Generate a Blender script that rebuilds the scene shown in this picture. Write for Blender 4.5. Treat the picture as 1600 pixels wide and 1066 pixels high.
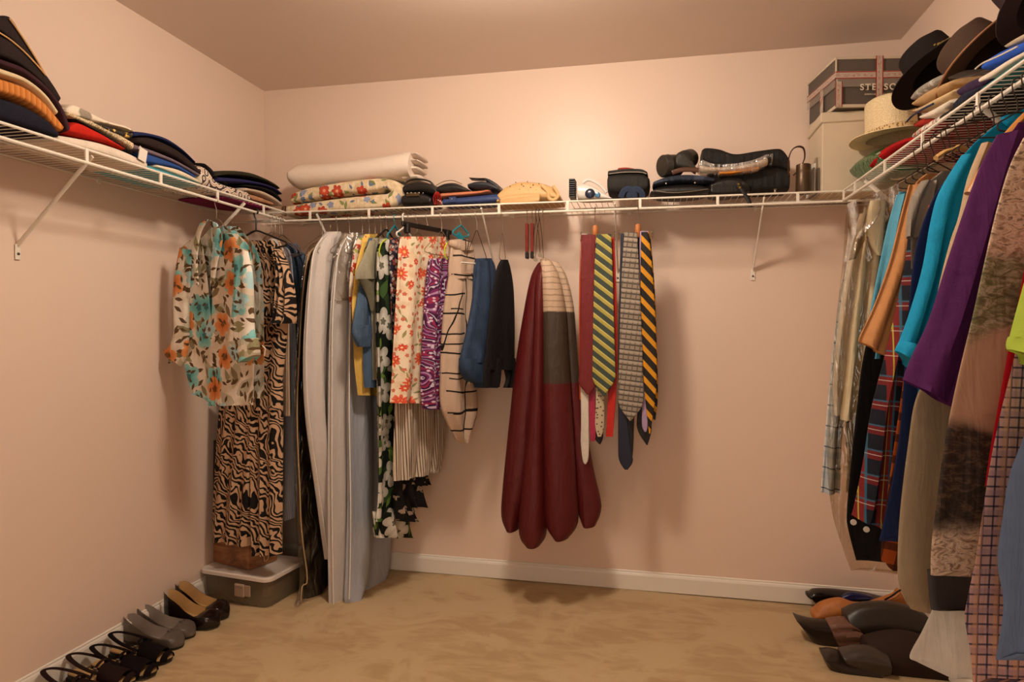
import bpy, bmesh, math, random
import numpy as np
from mathutils import Vector, Matrix

# ---------------------------------------------------------------- camera, world, exposure
for o in list(bpy.data.objects): bpy.data.objects.remove(o, do_unlink=True)
SC = bpy.context.scene
COL = SC.collection
F = 1026.754; YAW = -0.20998; PITCH = -0.0200; ROLL = 0.0020
CAM = np.array([1.976, -3.091, 1.214])
W = 3.0; H = 2.44; SD = 0.296; ZT = 1.752; ZL = 1.711          # room width, height, shelf depth, shelf rail heights
YF = -3.45                                                      # the front wall, behind the camera
_cy, _sy, _cp, _sp = math.cos(YAW), math.sin(YAW), math.cos(PITCH), math.sin(PITCH)
FWD = np.array([_sy*_cp, _cy*_cp, _sp]); _r = np.array([_cy, -_sy, 0.]); _u = np.cross(_r, FWD)
RGT = math.cos(ROLL)*_r + math.sin(ROLL)*_u; UPV = -math.sin(ROLL)*_r + math.cos(ROLL)*_u
cd = bpy.data.cameras.new('camera'); cd.sensor_width = 36; cd.lens = F/1600*36; cd.clip_start = 0.02
co = bpy.data.objects.new('camera', cd); COL.objects.link(co); SC.camera = co
mt = Matrix.Identity(4)
for i in range(3): mt[i][0] = RGT[i]; mt[i][1] = UPV[i]; mt[i][2] = -FWD[i]; mt[i][3] = CAM[i]
co.matrix_world = mt
wd = bpy.data.worlds.new('world'); SC.world = wd; wd.use_nodes = True
wd.node_tree.nodes['Background'].inputs[0].default_value = (1.0, 0.86, 0.70, 1)
wd.node_tree.nodes['Background'].inputs[1].default_value = 2.3  # soft fill, reaching the room through the added doorway
LAMP = (1.52, -1.30, 2.36)
LAMP_COL = (1.0, 0.86, 0.70); LAMP_W = 140.0
SC.view_settings.view_transform = 'Standard'; SC.view_settings.look = 'None'
SC.view_settings.gamma = 1.0; SC.view_settings.use_curve_mapping = False
SC.view_settings.exposure = 0.09

# ---------------------------------------------------------------- helpers: points
def ray(px, py): return FWD + RGT*((px-800)/F) - UPV*((py-533)/F)
def onY(px, py, Y): d = ray(px, py); return CAM + d*((Y-CAM[1])/d[1])
def onX(px, py, X): d = ray(px, py); return CAM + d*((X-CAM[0])/d[0])
def onZ(px, py, Z): d = ray(px, py); return CAM + d*((Z-CAM[2])/d[2])
def onP(px, py, o, phi):
    n = np.array([-math.sin(phi), math.cos(phi), 0.]); d = ray(px, py)
    return CAM + d*(((np.asarray(o)-CAM) @ n)/(d @ n))
def R(d): return math.radians(d)
def nrm(v): v = np.asarray(v, float); return v/max(np.linalg.norm(v), 1e-9)

# ---------------------------------------------------------------- helpers: scene objects
def tag(o, label, cat, group=None, kind=None):
    if label: o['label'] = label
    if cat: o['category'] = cat
    if group: o['group'] = group
    if kind: o['kind'] = kind
    return o
def thing(name, label, cat, loc=(0,0,0), group=None, rz=0):
    o = bpy.data.objects.new(name, None); COL.objects.link(o); o.location = loc; o.rotation_euler = (0,0,rz)
    o.empty_display_size = 0.05
    return tag(o, label, cat, group)
def dup(o, parent=None, **kw):
    c = o.copy(); COL.objects.link(c)
    if parent is not None: c.parent = parent
    for ch in list(o.children): dup(ch, c)
    return c

class MB:
    """collects geometry with per-corner uv and makes ONE mesh object"""
    def __init__(s): s.v=[]; s.f=[]; s.uv=[]; s.mi=[]; s.m=0
    def add(s, V, Fs, UV=None):
        b=len(s.v); V=[tuple(map(float,p)) for p in V]; s.v+=V
        if UV is None: UV=[(p[0]+p[1]*.7,p[2]+p[1]*.3) for p in V]
        for f in Fs:
            s.f.append([b+i for i in f]); s.uv.append([tuple(UV[i]) for i in f]); s.mi.append(s.m)
        return s
    def grid(s, P, UV=None, closed=False, cap0=False, cap1=False):
        P=np.asarray(P,float); m,n=P.shape[:2]
        if UV is None: UV=np.dstack(np.meshgrid(np.arange(n)*.01,np.arange(m)*.01))
        UV=np.asarray(UV,float); V=P.reshape(-1,3); b=len(s.v); s.v+=[tuple(p) for p in V.tolist()]
        k=n if closed else n-1
        for i in range(m-1):
            for j in range(k):
                j2=(j+1)%n
                s.f.append([b+i*n+j,b+i*n+j2,b+(i+1)*n+j2,b+(i+1)*n+j])
                u2=UV[i,j2] if j2 else UV[i,j]+(UV[i,j]-UV[i,j-1]); w2=UV[i+1,j2] if j2 else UV[i+1,j]+(UV[i+1,j]-UV[i+1,j-1])
                s.uv.append([tuple(UV[i,j]),tuple(u2),tuple(w2),tuple(UV[i+1,j])]); s.mi.append(s.m)
        if cap0: s.f.append([b+j for j in range(n)][::-1]); s.uv.append([tuple(UV[0,j]) for j in range(n)][::-1]); s.mi.append(s.m)
        if cap1: s.f.append([b+(m-1)*n+j for j in range(n)]); s.uv.append([tuple(UV[m-1,j]) for j in range(n)]); s.mi.append(s.m)
        return s
    def box(s, c, d, rz=0., M=None, bev=0.):
        x,y,z=[q/2 for q in d]; 
        if bev>0:
            bev=min(bev,x*.9,y*.9,z*.9); lv=[(-z,bev),(-z+bev,0),(z-bev,0),(z,bev)]; rows=[]
            for zz,ins in lv:
                X,Y=x-ins,y-ins; k=bev*.8
                rows.append([(X,-Y+k,zz),(X,Y-k,zz),(X-k,Y,zz),(-X+k,Y,zz),(-X,Y-k,zz),(-X,-Y+k,zz),(-X+k,-Y,zz),(X-k,-Y,zz)])
            V=np.array(rows).reshape(-1,3)
        else: V=np.array([(a,b_,e) for e in(-z,z) for a,b_ in((x,-y),(x,y),(-x,y),(-x,-y))])
        uv0=V[:,:2]*1. ; UVb=np.c_[V[:,0]+V[:,1],V[:,2]+V[:,1]*.2]
        if M is None: c_,s_=math.cos(rz),math.sin(rz); M=np.array([[c_,-s_,0],[s_,c_,0],[0,0,1]])
        Vw=V@np.asarray(M).T+np.asarray(c); n=8 if bev>0 else 4; m=len(V)//n
        Fs=[[i*n+j,i*n+(j+1)%n,(i+1)*n+(j+1)%n,(i+1)*n+j] for i in range(m-1) for j in range(n)]
        Fs+=[list(range(n))[::-1],[(m-1)*n+j for j in range(n)]]
        return s.add(Vw,Fs,UVb)
    def tube(s, path, r, n=8, sq=1., up=None, closed=False):
        """swept tube; r number or list or list of (a,b); up fixes the side axis"""
        P=np.asarray(path,float); m=len(P)
        if np.isscalar(r): r=[r]*m
        T=np.gradient(P,axis=0) if not closed else np.roll(P,-1,0)-np.roll(P,1,0)
        rows=[];uv=[];L=0;pn=None
        for i in range(m):
            t=nrm(T[i])
            if up is not None: a=nrm(np.cross(np.asarray(up,float),t)) 
            elif pn is None: a=nrm(np.cross([.31,.17,.93] if abs(t[2])<.9 else [1,.1,0],t))
            else: a=nrm(pn-t*(pn@t))
            pn=a;b=np.cross(t,a)
            ra,rb=(r[i],r[i]) if np.isscalar(r[i]) else r[i]
            if i: L+=np.linalg.norm(P[i]-P[i-1])
            th=np.arange(n)*2*math.pi/n
            rows.append(P[i]+np.outer(np.cos(th)*ra,a)+np.outer(np.sin(th)*rb,b)); uv.append(np.c_[th/6.283*(ra+rb)*3.14,np.full(n,L)])
        if closed: rows.append(rows[0]); uv.append(uv[-1])
        return s.grid(np.array(rows),np.array(uv),True,not closed,not closed)
    def lathe(s, prof, c=(0,0,0), n=24, M=None, sx=1., sy=1.):
        th=np.arange(n)*2*math.pi/n; rows=[];uv=[]
        for r_,z_ in prof:
            V=np.c_[np.cos(th)*r_*sx,np.sin(th)*r_*sy,np.full(n,z_)]
            rows.append(V); uv.append(np.c_[th*.1,np.full(n,z_+r_)])
        P=np.array(rows)
        if M is not None: P=P@np.asarray(M).T
        return s.grid(P+np.asarray(c),np.array(uv),True,True,True)
    def build(s, name, mat, parent=None, smooth=True, auto=None, loc=None):
        me=bpy.data.meshes.new(name); V=np.array(s.v)
        if parent is not None and loc is None:
            pm=Matrix.Identity(4); q=parent
            while q is not None: pm=q.matrix_basis@pm; q=q.parent
            pm=np.array(pm); V=(V-pm[:3,3])@np.linalg.inv(pm[:3,:3]).T
        elif loc is not None: V=V-np.asarray(loc)
        me.from_pydata(V.tolist(),[],s.f)
        ul=me.uv_layers.new(name='UVMap'); flat=[c for f in s.uv for q in f for c in q]; ul.data.foreach_set('uv',flat)
        ms=mat if isinstance(mat,(list,tuple)) else [mat]
        for q in ms: me.materials.append(q)
        if len(ms)>1: me.polygons.foreach_set('material_index',s.mi)
        if smooth: 
            me.polygons.foreach_set('use_smooth',[True]*len(s.f))
        bm=bmesh.new(); bm.from_mesh(me); bmesh.ops.recalc_face_normals(bm,faces=bm.faces)
        if smooth and auto is not False:
            lim=R(auto or 42)
            for e in bm.edges:
                if len(e.link_faces)==2 and e.calc_face_angle(0)>lim: e.smooth=False
        bm.to_mesh(me); bm.free()
        o=bpy.data.objects.new(name,me); COL.objects.link(o)
        if parent is not None: o.parent=parent
        elif loc is not None: o.location=loc
        return o
def struct(name, mb, mat, smooth=False, parent=None):
    o=mb.build(name,mat,parent,smooth); o['kind']='structure'; return o

def smooth_path(P, k=6, closed=False):
    """Catmull-Rom through the points"""
    P=np.asarray(P,float); n=len(P); out=[]
    for i in range(n if closed else n-1):
        p=[P[(i+j)%n] if closed else P[min(max(i+j,0),n-1)] for j in(-1,0,1,2)]
        for t in np.arange(k)/k:
            out.append(.5*((2*p[1])+(-p[0]+p[2])*t+(2*p[0]-5*p[1]+4*p[2]-p[3])*t*t+(-p[0]+3*p[1]-3*p[2]+p[3])*t**3))
    if not closed: out.append(P[-1])
    return np.array(out)
def interp_rows(A, m):
    """rows of numbers resampled to m rows, smooth"""
    A=np.asarray(A,float); t=np.arange(len(A)); q=np.linspace(0,len(A)-1,m)
    S=smooth_path(A,8) if len(A)>2 else A; ts=np.linspace(0,len(A)-1,len(S))
    return np.array([np.interp(q,ts,S[:,k]) for k in range(A.shape[1])]).T

# ---------------------------------------------------------------- helpers: materials
def srgb(c):
    if isinstance(c,str): c=[int(c[i:i+2],16)/255 for i in(0,2,4)]
    return tuple((x/12.92 if x<=.04045 else ((x+.055)/1.055)**2.4) for x in c[:3])+(1.,)
class G:
    def __init__(s,name,rough=.85,spec=.3,metal=0.,**kw):
        s.m=bpy.data.materials.new(name); s.m.use_nodes=True; s.nt=s.m.node_tree; s.b=s.nt.nodes['Principled BSDF']
        s.b.inputs['Roughness'].default_value=rough; s.b.inputs['Specular IOR Level'].default_value=spec; s.b.inputs['Metallic'].default_value=metal
        for k,v in kw.items(): s.b.inputs[k.replace('_',' ')].default_value=v
        s.tc=s.nt.nodes.new('ShaderNodeTexCoord'); s.uv=s.tc.outputs['UV']; s.obj=s.tc.outputs['Object']
    def link(s,a,b):
        if isinstance(a,bpy.types.NodeSocket): s.nt.links.new(a,b)
        elif isinstance(a,str): b.default_value=srgb(a)
        else: b.default_value=a
    def node(s,t,ins=(),**kw):
        n=s.nt.nodes.new('ShaderNode'+t)
        for k,v in kw.items(): setattr(n,k,v)
        for i,v in ins: s.link(v,n.inputs[i])
        return n
    def math(s,op,a,b=0.,c=0.): return s.node('Math',((0,a),(1,b),(2,c)),operation=op).outputs[0]
    def vmath(s,op,a,b=(0,0,0)): return s.node('VectorMath',((0,a),(1,b)),operation=op)
    def mix(s,f,a,b,mode='MIX'):
        n=s.nt.nodes.new('ShaderNodeMix'); n.data_type='RGBA'; n.blend_type=mode
        s.link(f,n.inputs[0]); s.link(a,n.inputs[6]); s.link(b,n.inputs[7]); return n.outputs[2]
    def map(s,vec,sc=(1,1,1),rot=0.,loc=(0,0,0)):
        n=s.node('Mapping',((0,vec),)); n.inputs['Scale'].default_value=sc if not np.isscalar(sc) else (sc,)*3
        n.inputs['Rotation'].default_value=(0,0,rot); n.inputs['Location'].default_value=loc; return n.outputs[0]
    def noise(s,vec,scale,detail=2.,rough=.5,dist=0.): 
        n=s.node('TexNoise',(('Vector',vec),('Scale',scale),('Detail',detail),('Roughness',rough),('Distortion',dist))); return n
    def nfac(s,*a,**k): return s.noise(*a,**k).outputs['Fac' if 'Fac' in s.noise(*a,**k).outputs else 0]
    def voro(s,vec,scale,feat='F1',rnd=1.): 
        n=s.node('TexVoronoi',(('Vector',vec),('Scale',scale),('Randomness',rnd)),voronoi_dimensions='2D',feature=feat); return n
    def ramp(s,f,stops,interp='LINEAR'):
        n=s.nt.nodes.new('ShaderNodeValToRGB'); r=n.color_ramp; r.interpolation=interp
        while len(r.elements)<len(stops): r.elements.new(.5)
        for e,(p,c) in zip(r.elements,stops): e.position=p; e.color=srgb(c)
        s.link(f,n.inputs[0]); return n.outputs[0]
    def step(s,v,e0,e1): 
        n=s.node('MapRange',(('Value',v),('From Min',e0),('From Max',e1)),interpolation_type='SMOOTHSTEP'); n.clamp=True; return n.outputs[0]
    def sep(s,v): n=s.node('SeparateXYZ',((0,v),)); return n.outputs
    def col(s,c): s.link(c,s.b.inputs['Base Color']); return s
    def bump(s,h,st=.2,d=.002):
        n=s.node('Bump',(('Height',h),('Strength',st),('Distance',d))); s.nt.links.new(n.outputs[0],s.b.inputs['Normal']); return s
def _cloth(s,weave,bs):
    """fine thread relief over soft hanging creases"""
    a=s.noise(s.map(s.uv,(weave,weave*.4,1)),1,1).outputs[0]; w=s.noise(s.map(s.uv,(26,5,1)),1,3,.55,.6).outputs[0]; w2=s.noise(s.uv,16,2,.5,.5).outputs[0]
    b0=s.node('Bump',(('Height',s.math('ADD',w,s.math('MULTIPLY',w2,.5))),('Strength',.55),('Distance',.014))).outputs[0]
    n=s.node('Bump',(('Height',a),('Strength',bs),('Distance',.0012),('Normal',b0))); s.nt.links.new(n.outputs[0],s.b.inputs['Normal'])
G.cloth=_cloth
MATS={}
def plain(name,c,rough=.85,spec=.25,metal=0.,noise=0.,scale=40,bump=0.,weave=0,vary=.12,**kw):
    """one colour with slight mottling; weave adds a fine cloth relief"""
    if name in MATS: return MATS[name]
    g=G(name,rough,spec,metal,**kw)
    n=g.noise(g.obj,scale,3).outputs[0]; c0=srgb(c); lo=tuple(x*(1-vary) for x in c0[:3])+(1,); hi=tuple(min(1,x*(1+vary)) for x in c0[:3])+(1,)
    g.col(g.mix(n,lo,hi))
    if weave: g.cloth(weave,.35)
    elif bump: g.bump(n,bump,.004)
    MATS[name]=g.m; return g.m
def patt(name,fn,rough=.85,spec=.2,weave=500,bs=.25,**kw):
    if name in MATS: return MATS[name]
    g=G(name,rough,spec,**kw); c=fn(g); g.col(c)
    if weave: g.cloth(weave,bs)
    MATS[name]=g.m; return g.m
def p_stripes(cols,period,axis=0,wob=0.):
    def fn(g):
        v=g.sep(g.uv)[axis]
        if wob: v=g.math('ADD',v,g.math('MULTIPLY',g.math('SUBTRACT',g.noise(g.uv,6).outputs[0],.5),wob))
        f=g.math('FRACT',g.math('DIVIDE',v,period)); t=0;st=[]
        tot=sum(w for _,w in cols)
        for c,w in cols: st.append((t/tot,c)); t+=w
        return g.ramp(f,st,'CONSTANT')
    return fn
def p_diag(cols,period,ang):
    def fn(g):
        v=g.sep(g.map(g.uv,1,ang))[1]; f=g.math('FRACT',g.math('DIVIDE',v,period)); t=0;st=[]; tot=sum(w for _,w in cols)
        for c,w in cols: st.append((t/tot,c)); t+=w
        return g.ramp(f,st,'CONSTANT')
    return fn
def p_plaid(base,lines,rot=0.):
    """lines: (axis, period, width, offset, colour, strength)"""
    def fn(g):
        o=g.sep(g.map(g.uv,1,rot)); c=base
        for ax,per,w,off,colr,st in lines:
            f=g.math('FRACT',g.math('DIVIDE',g.math('ADD',o[ax],off),per)); k=g.math('LESS_THAN',f,w/per)
            c=g.mix(g.math('MULTIPLY',k,st),c,colr)
        return c
    return fn
def flower_layer(g,c,scale,rad,pet,colr,ctr=None,dens=1.,seed=0.,depth=.35,edge=None):
    """one scatter of flowers over colour c"""
    v=g.map(g.uv,1,0,(seed*1.37,seed*2.11,0)); vo=g.voro(v,scale)
    d=g.vmath('SUBTRACT',v,vo.outputs['Position']).outputs[0]; x,y=g.sep(d)[0],g.sep(d)[1]
    r=g.math('SQRT',g.math('ADD',g.math('MULTIPLY',x,x),g.math('MULTIPLY',y,y)))
    rc=g.sep(vo.outputs['Color']); a=g.math('ADD',g.math('ARCTAN2',y,x),g.math('MULTIPLY',rc[0],6.28))
    lim=g.math('MULTIPLY',g.math('ADD',1-depth,g.math('MULTIPLY',g.math('ABSOLUTE',g.math('COSINE',g.math('MULTIPLY',a,pet/2))),depth)),rad)
    lim=g.math('MULTIPLY',lim,g.math('LESS_THAN',rc[1],dens))
    k=g.math('LESS_THAN',r,lim); c2=colr
    if edge: c2=g.mix(g.step(g.math('DIVIDE',r,g.math('MAXIMUM',lim,1e-5)),.3,1.),colr,edge)
    c=g.mix(k,c,c2)
    if ctr: c=g.mix(g.math('LESS_THAN',r,g.math('MULTIPLY',lim,.28)),c,ctr)
    return c
def leaf_layer(g,c,scale,L,Wd,colr,dens=1.,seed=0.,col2=None):
    v=g.map(g.uv,1,0,(seed*1.71,seed*.93,0)); vo=g.voro(v,scale)
    d=g.vmath('SUBTRACT',v,vo.outputs['Position']).outputs[0]; x,y=g.sep(d)[0],g.sep(d)[1]; rc=g.sep(vo.outputs['Color'])
    a=g.math('MULTIPLY',rc[0],6.28); ca=g.math('COSINE',a); sa=g.math('SINE',a)
    X=g.math('ADD',g.math('MULTIPLY',x,ca),g.math('MULTIPLY',y,sa)); Y=g.math('SUBTRACT',g.math('MULTIPLY',y,ca),g.math('MULTIPLY',x,sa))
    q=g.math('ADD',g.math('POWER',g.math('ABSOLUTE',g.math('DIVIDE',X,L)),1.4),g.math('ABSOLUTE',g.math('DIVIDE',Y,Wd)))
    k=g.math('MULTIPLY',g.math('LESS_THAN',q,1.),g.math('LESS_THAN',rc[1],dens))
    return g.mix(k,c,g.mix(rc[2],colr,col2) if col2 else colr)
def p_zebra(a,b,scale,dist=6.,rot=.5):
    def fn(g):
        n=g.noise(g.uv,7.,2,.5); v=g.vmath('ADD',g.map(g.uv,1,rot),g.vmath('SCALE',n.outputs['Color']).outputs[0])
        s_=g.vmath('SCALE',g.vmath('SUBTRACT',n.outputs[1],(.5,.5,.5)).outputs[0]); s_.inputs['Scale'].default_value=.10
        v=g.vmath('ADD',g.map(g.uv,(1,.55,1),rot),s_.outputs[0]).outputs[0]
        w=g.node('TexWave',(('Vector',v),('Scale',scale),('Distortion',dist),('Detail',1.5),('Detail Scale',1.1)),wave_type='BANDS',bands_direction='Y').outputs[1]
        return g.mix(g.step(w,.44,.56),a,b)
    return fn
# ---------------------------------------------------------------- the room
def wall_mat(name,c,spec=.30,rough=.38):
    g=G(name,rough,spec); n=g.noise(g.obj,900,2).outputs[0]; n2=g.noise(g.obj,1.3,3).outputs[0]
    c0=srgb(c); g.col(g.mix(n2,tuple(x*.97 for x in c0[:3])+(1,),tuple(x*1.03 for x in c0[:3])+(1,)))
    g.bump(g.noise(g.obj,160,2).outputs[0],.12,.0008); return g.m
M_wall=wall_mat('peach_wall_paint','E0C7B5'); M_ceil=wall_mat('flat_ceiling_paint','E0CDBF',.3,.45)
M_trim=plain('white_trim_paint','E3DACE',.35,.4,vary=.02)
T=.1
struct('wall_back',MB().box((W/2,T/2,H/2),(W+2*T,T,H)),M_wall)
struct('wall_left',MB().box((-T/2,YF/2,H/2),(T,-YF,H)),M_wall)
struct('wall_right',MB().box((W+T/2,YF/2,H/2),(T,-YF,H)),M_wall)
DX0,DX1,DH=1.35,2.2,2.05                                          # unseen doorway behind the camera, added to let in world fill light
fw=MB()
for x0,x1,z0,z1 in((-T,DX0,0,H),(DX1,W+T,0,H),(DX0,DX1,DH,H)): fw.box(((x0+x1)/2,YF-T/2,(z0+z1)/2),(x1-x0,T,z1-z0))
struct('wall_front',fw,M_wall)
dt=MB()
for x in(DX0-.03,DX1+.03): dt.box((x,YF+.008,DH/2),(.06,.016,DH),bev=.004)
dt.box(((DX0+DX1)/2,YF+.008,DH+.03),(DX1-DX0+.12,.016,.06),bev=.004)
struct('trim_1',dt,M_trim)  # casing of the added doorway
struct('ceiling',MB().box((W/2,YF/2,H+T/2),(W+2*T,-YF+2*T,T)),M_ceil)
def carpet():
    g=G('beige_carpet_pile',.95,.1)
    n=g.noise(g.obj,650,3,.7).outputs[0]; n2=g.noise(g.obj,2.6,4,.6,1.2).outputs[0]; n3=g.noise(g.map(g.obj,(5,14,1),.3),1,3,.6,.8).outputs[0]
    c=g.mix(g.step(n3,.38,.64),'BCA078','CDB189'); c=g.mix(g.step(n2,.46,.6),c,'D0B68E'); c=g.mix(g.math('MULTIPLY',n,.5),c,'9C8260')
    g.col(c); g.bump(n,.5,.004); return g.m
M_carp=carpet()
# pile brushed into shallow swells
nx,ny=150,150; xs=np.linspace(-.05,W+.05,nx); ys=np.linspace(YF-.05,.05,ny); XX,YY=np.meshgrid(xs,ys)
rng=np.random.RandomState(5); ZZ=np.zeros_like(XX)
for k in range(26):
    fx,fy=rng.uniform(-9,9),rng.uniform(3,16); ZZ+=np.sin(fx*XX+fy*YY+rng.uniform(0,6.28))*rng.uniform(.4,1)
ZZ=ZZ/ZZ.std(); ZZ=np.clip(ZZ,-1.5,2)*.0022*np.clip(1.3+YY*.55,.15,1)-.005
fb=MB(); fb.grid(np.dstack([XX,YY,ZZ]),np.dstack([XX,YY])); fb.box((W/2,YF/2,-.07),(W+.1,-YF+.1,.1))
struct('floor',fb,M_carp,True)
def baseboard(name,p,q,nv):
    prof=[(0,0),(.013,0),(.013,.066),(.010,.074),(.006,.078),(.006,.083),(.003,.086),(0,.086)]
    p,q,nv=map(lambda a:np.array(a,float),(p,q,nv)); rows=[[(e+nv*d+np.array([0,0,z])) for d,z in prof] for e in(p,q)]
    b=MB().grid(np.array(rows)); struct(name,b,M_trim)
baseboard('baseboard_back',(0,0,0),(W,0,0),(0,-1,0)); baseboard('baseboard_left',(0,YF,0),(0,0,0),(1,0,0)); baseboard('baseboard_right',(W,YF,0),(W,0,0),(-1,0,0))

# the flush ceiling lamp, just above the frame
lx,ly,lz=LAMP
lt=thing('ceiling_light','round flush ceiling lamp with a glowing frosted glass bowl','lamp',(lx,ly,H))
MB().lathe([(.125,0),(.13,-.012),(.12,-.03),(.09,-.034)],(lx,ly,H),40).build('lamp_base',plain('brushed_nickel','B9B1A6',.35,.5,.9),lt)
gb=G('lit_frosted_glass',.4); gb.b.inputs['Base Color'].default_value=(1,.9,.8,1)
gb.b.inputs['Emission Color'].default_value=LAMP_COL+(1,); gb.b.inputs['Emission Strength'].default_value=LAMP_W
MB().lathe([(.10,-.03),(.115,-.05),(.118,-.08),(.105,-.12),(.07,-.148),(.03,-.159),(.008,-.161)],(lx,ly,H),24).build('glass_bowl',gb.m,lt)
MB().lathe([(.012,-.159),(.014,-.167),(.009,-.177),(.004,-.181)],(lx,ly,H),12).build('finial',MATS['brushed_nickel'],lt)

# ---------------------------------------------------------------- ventilated wire shelves
M_vin=plain('white_vinyl_coated_wire','E4DACB',.35,.4,vary=.02); M_screw=plain('dark_screw','4A4038',.4,.5,.6)
def wire_shelf(label,A,d,nv,L,posts,braces,end_post=False,start=0.):
    """A: start on the wall line; d along; nv away from the wall"""
    A,d,nv=[np.array(q,float) for q in(A,d,nv)]; zt,zl=ZT,ZL
    t=thing('wire_shelf',label,'shelf',tuple(A+nv*SD/2+[0,0,zt]))
    def P(s,n,z): return A+d*s+nv*n+np.array([0,0,z])
    MB().tube([P(start,SD,zt),P(L,SD,zt)],.0042,8).build('front_rail',M_vin,t)
    MB().tube([P(start,SD+.004,zl),P(L,SD+.004,zl)],.0052,8).build('hang_rail',M_vin,t)
    MB().tube([P(start,.008,zt-.004),P(L,.008,zt-.004)],.0036,8).build('wall_rail',M_vin,t)
    MB().tube([P(start,SD*.5,zt-.006),P(L,SD*.5,zt-.006)],.003,6).build('middle_rail',M_vin,t)
    b=MB(); s=start+.012
    while s<L-.004:
        b.tube([P(s,.004,zt),P(s,SD-.001,zt+.001)],.00125,5); s+=.0254
    o=b.build('deck_wires',M_vin,t); o['kind']='stuff'
    for s in posts:
        MB().box(P(s,SD+.003,(zt+zl)/2),(.011 if abs(d[0])>.5 else .005,.005 if abs(d[0])>.5 else .011,zt-zl+.004)).build('upright',M_vin,t,False)
    for s in braces:
        zb=1.452; q=MB()
        q.tube([P(s,SD-.008,zt-.012),P(s,.012,zb+.03),P(s,.004,zb+.022)],[(.008,.004)]*3,8,up=tuple(d)).build('brace',M_vin,t)
        br=t.children[-1]
        MB().box(P(s,.004,zb+.0),(.018,.004,.05) if abs(d[0])>.5 else (.004,.018,.05),bev=.0015).build('brace_foot',M_vin,br,False)
        MB().lathe([(.0045,0),(.0045,.002),(.002,.0035)],P(s,.006,zb-.006),8,np.column_stack([d,np.cross(nv,d),nv])).build('screw',M_screw,br)
    for s in np.arange(start+.2,L,.55):
        MB().box(P(s,.006,zt-.006),(.016,.010,.02) if abs(d[0])>.5 else (.010,.016,.02),bev=.002).build('wall_clip',M_vin,t,False)
    return t
postsB=[.36,.43,.59,.82,1.125,1.42,1.69,1.975,2.28,2.56]
wire_shelf('long white wire shelf across the back wall',(0,0,0),(1,0,0),(0,-1,0),W,[onY(px,335,-SD)[0] for px in(485,577,676,780,887,1000,1121,1246)],[onY(545,348,0)[0]-.02,1.239,1.819,2.413],start=.02)
wire_shelf('white wire shelf along the left wall',(0,-SD-.012,0),(0,-1,0),(1,0,0),2.3,[-onX(px,215+.294*px,SD)[1]-SD-.012 for px in(134,250,339,411)],[1.372-SD-.012,.60-SD-.012,1.95-SD])
wire_shelf('white wire shelf along the right wall',(W,-SD-.012,0),(0,-1,0),(-1,0,0),2.3,[.004]+[-onX(px,py,W-SD)[1]-SD-.012 for px,py in((1337,303),(1384,272),(1443,232),(1530,172))],[.43-.2,1.05,1.9])
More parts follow.
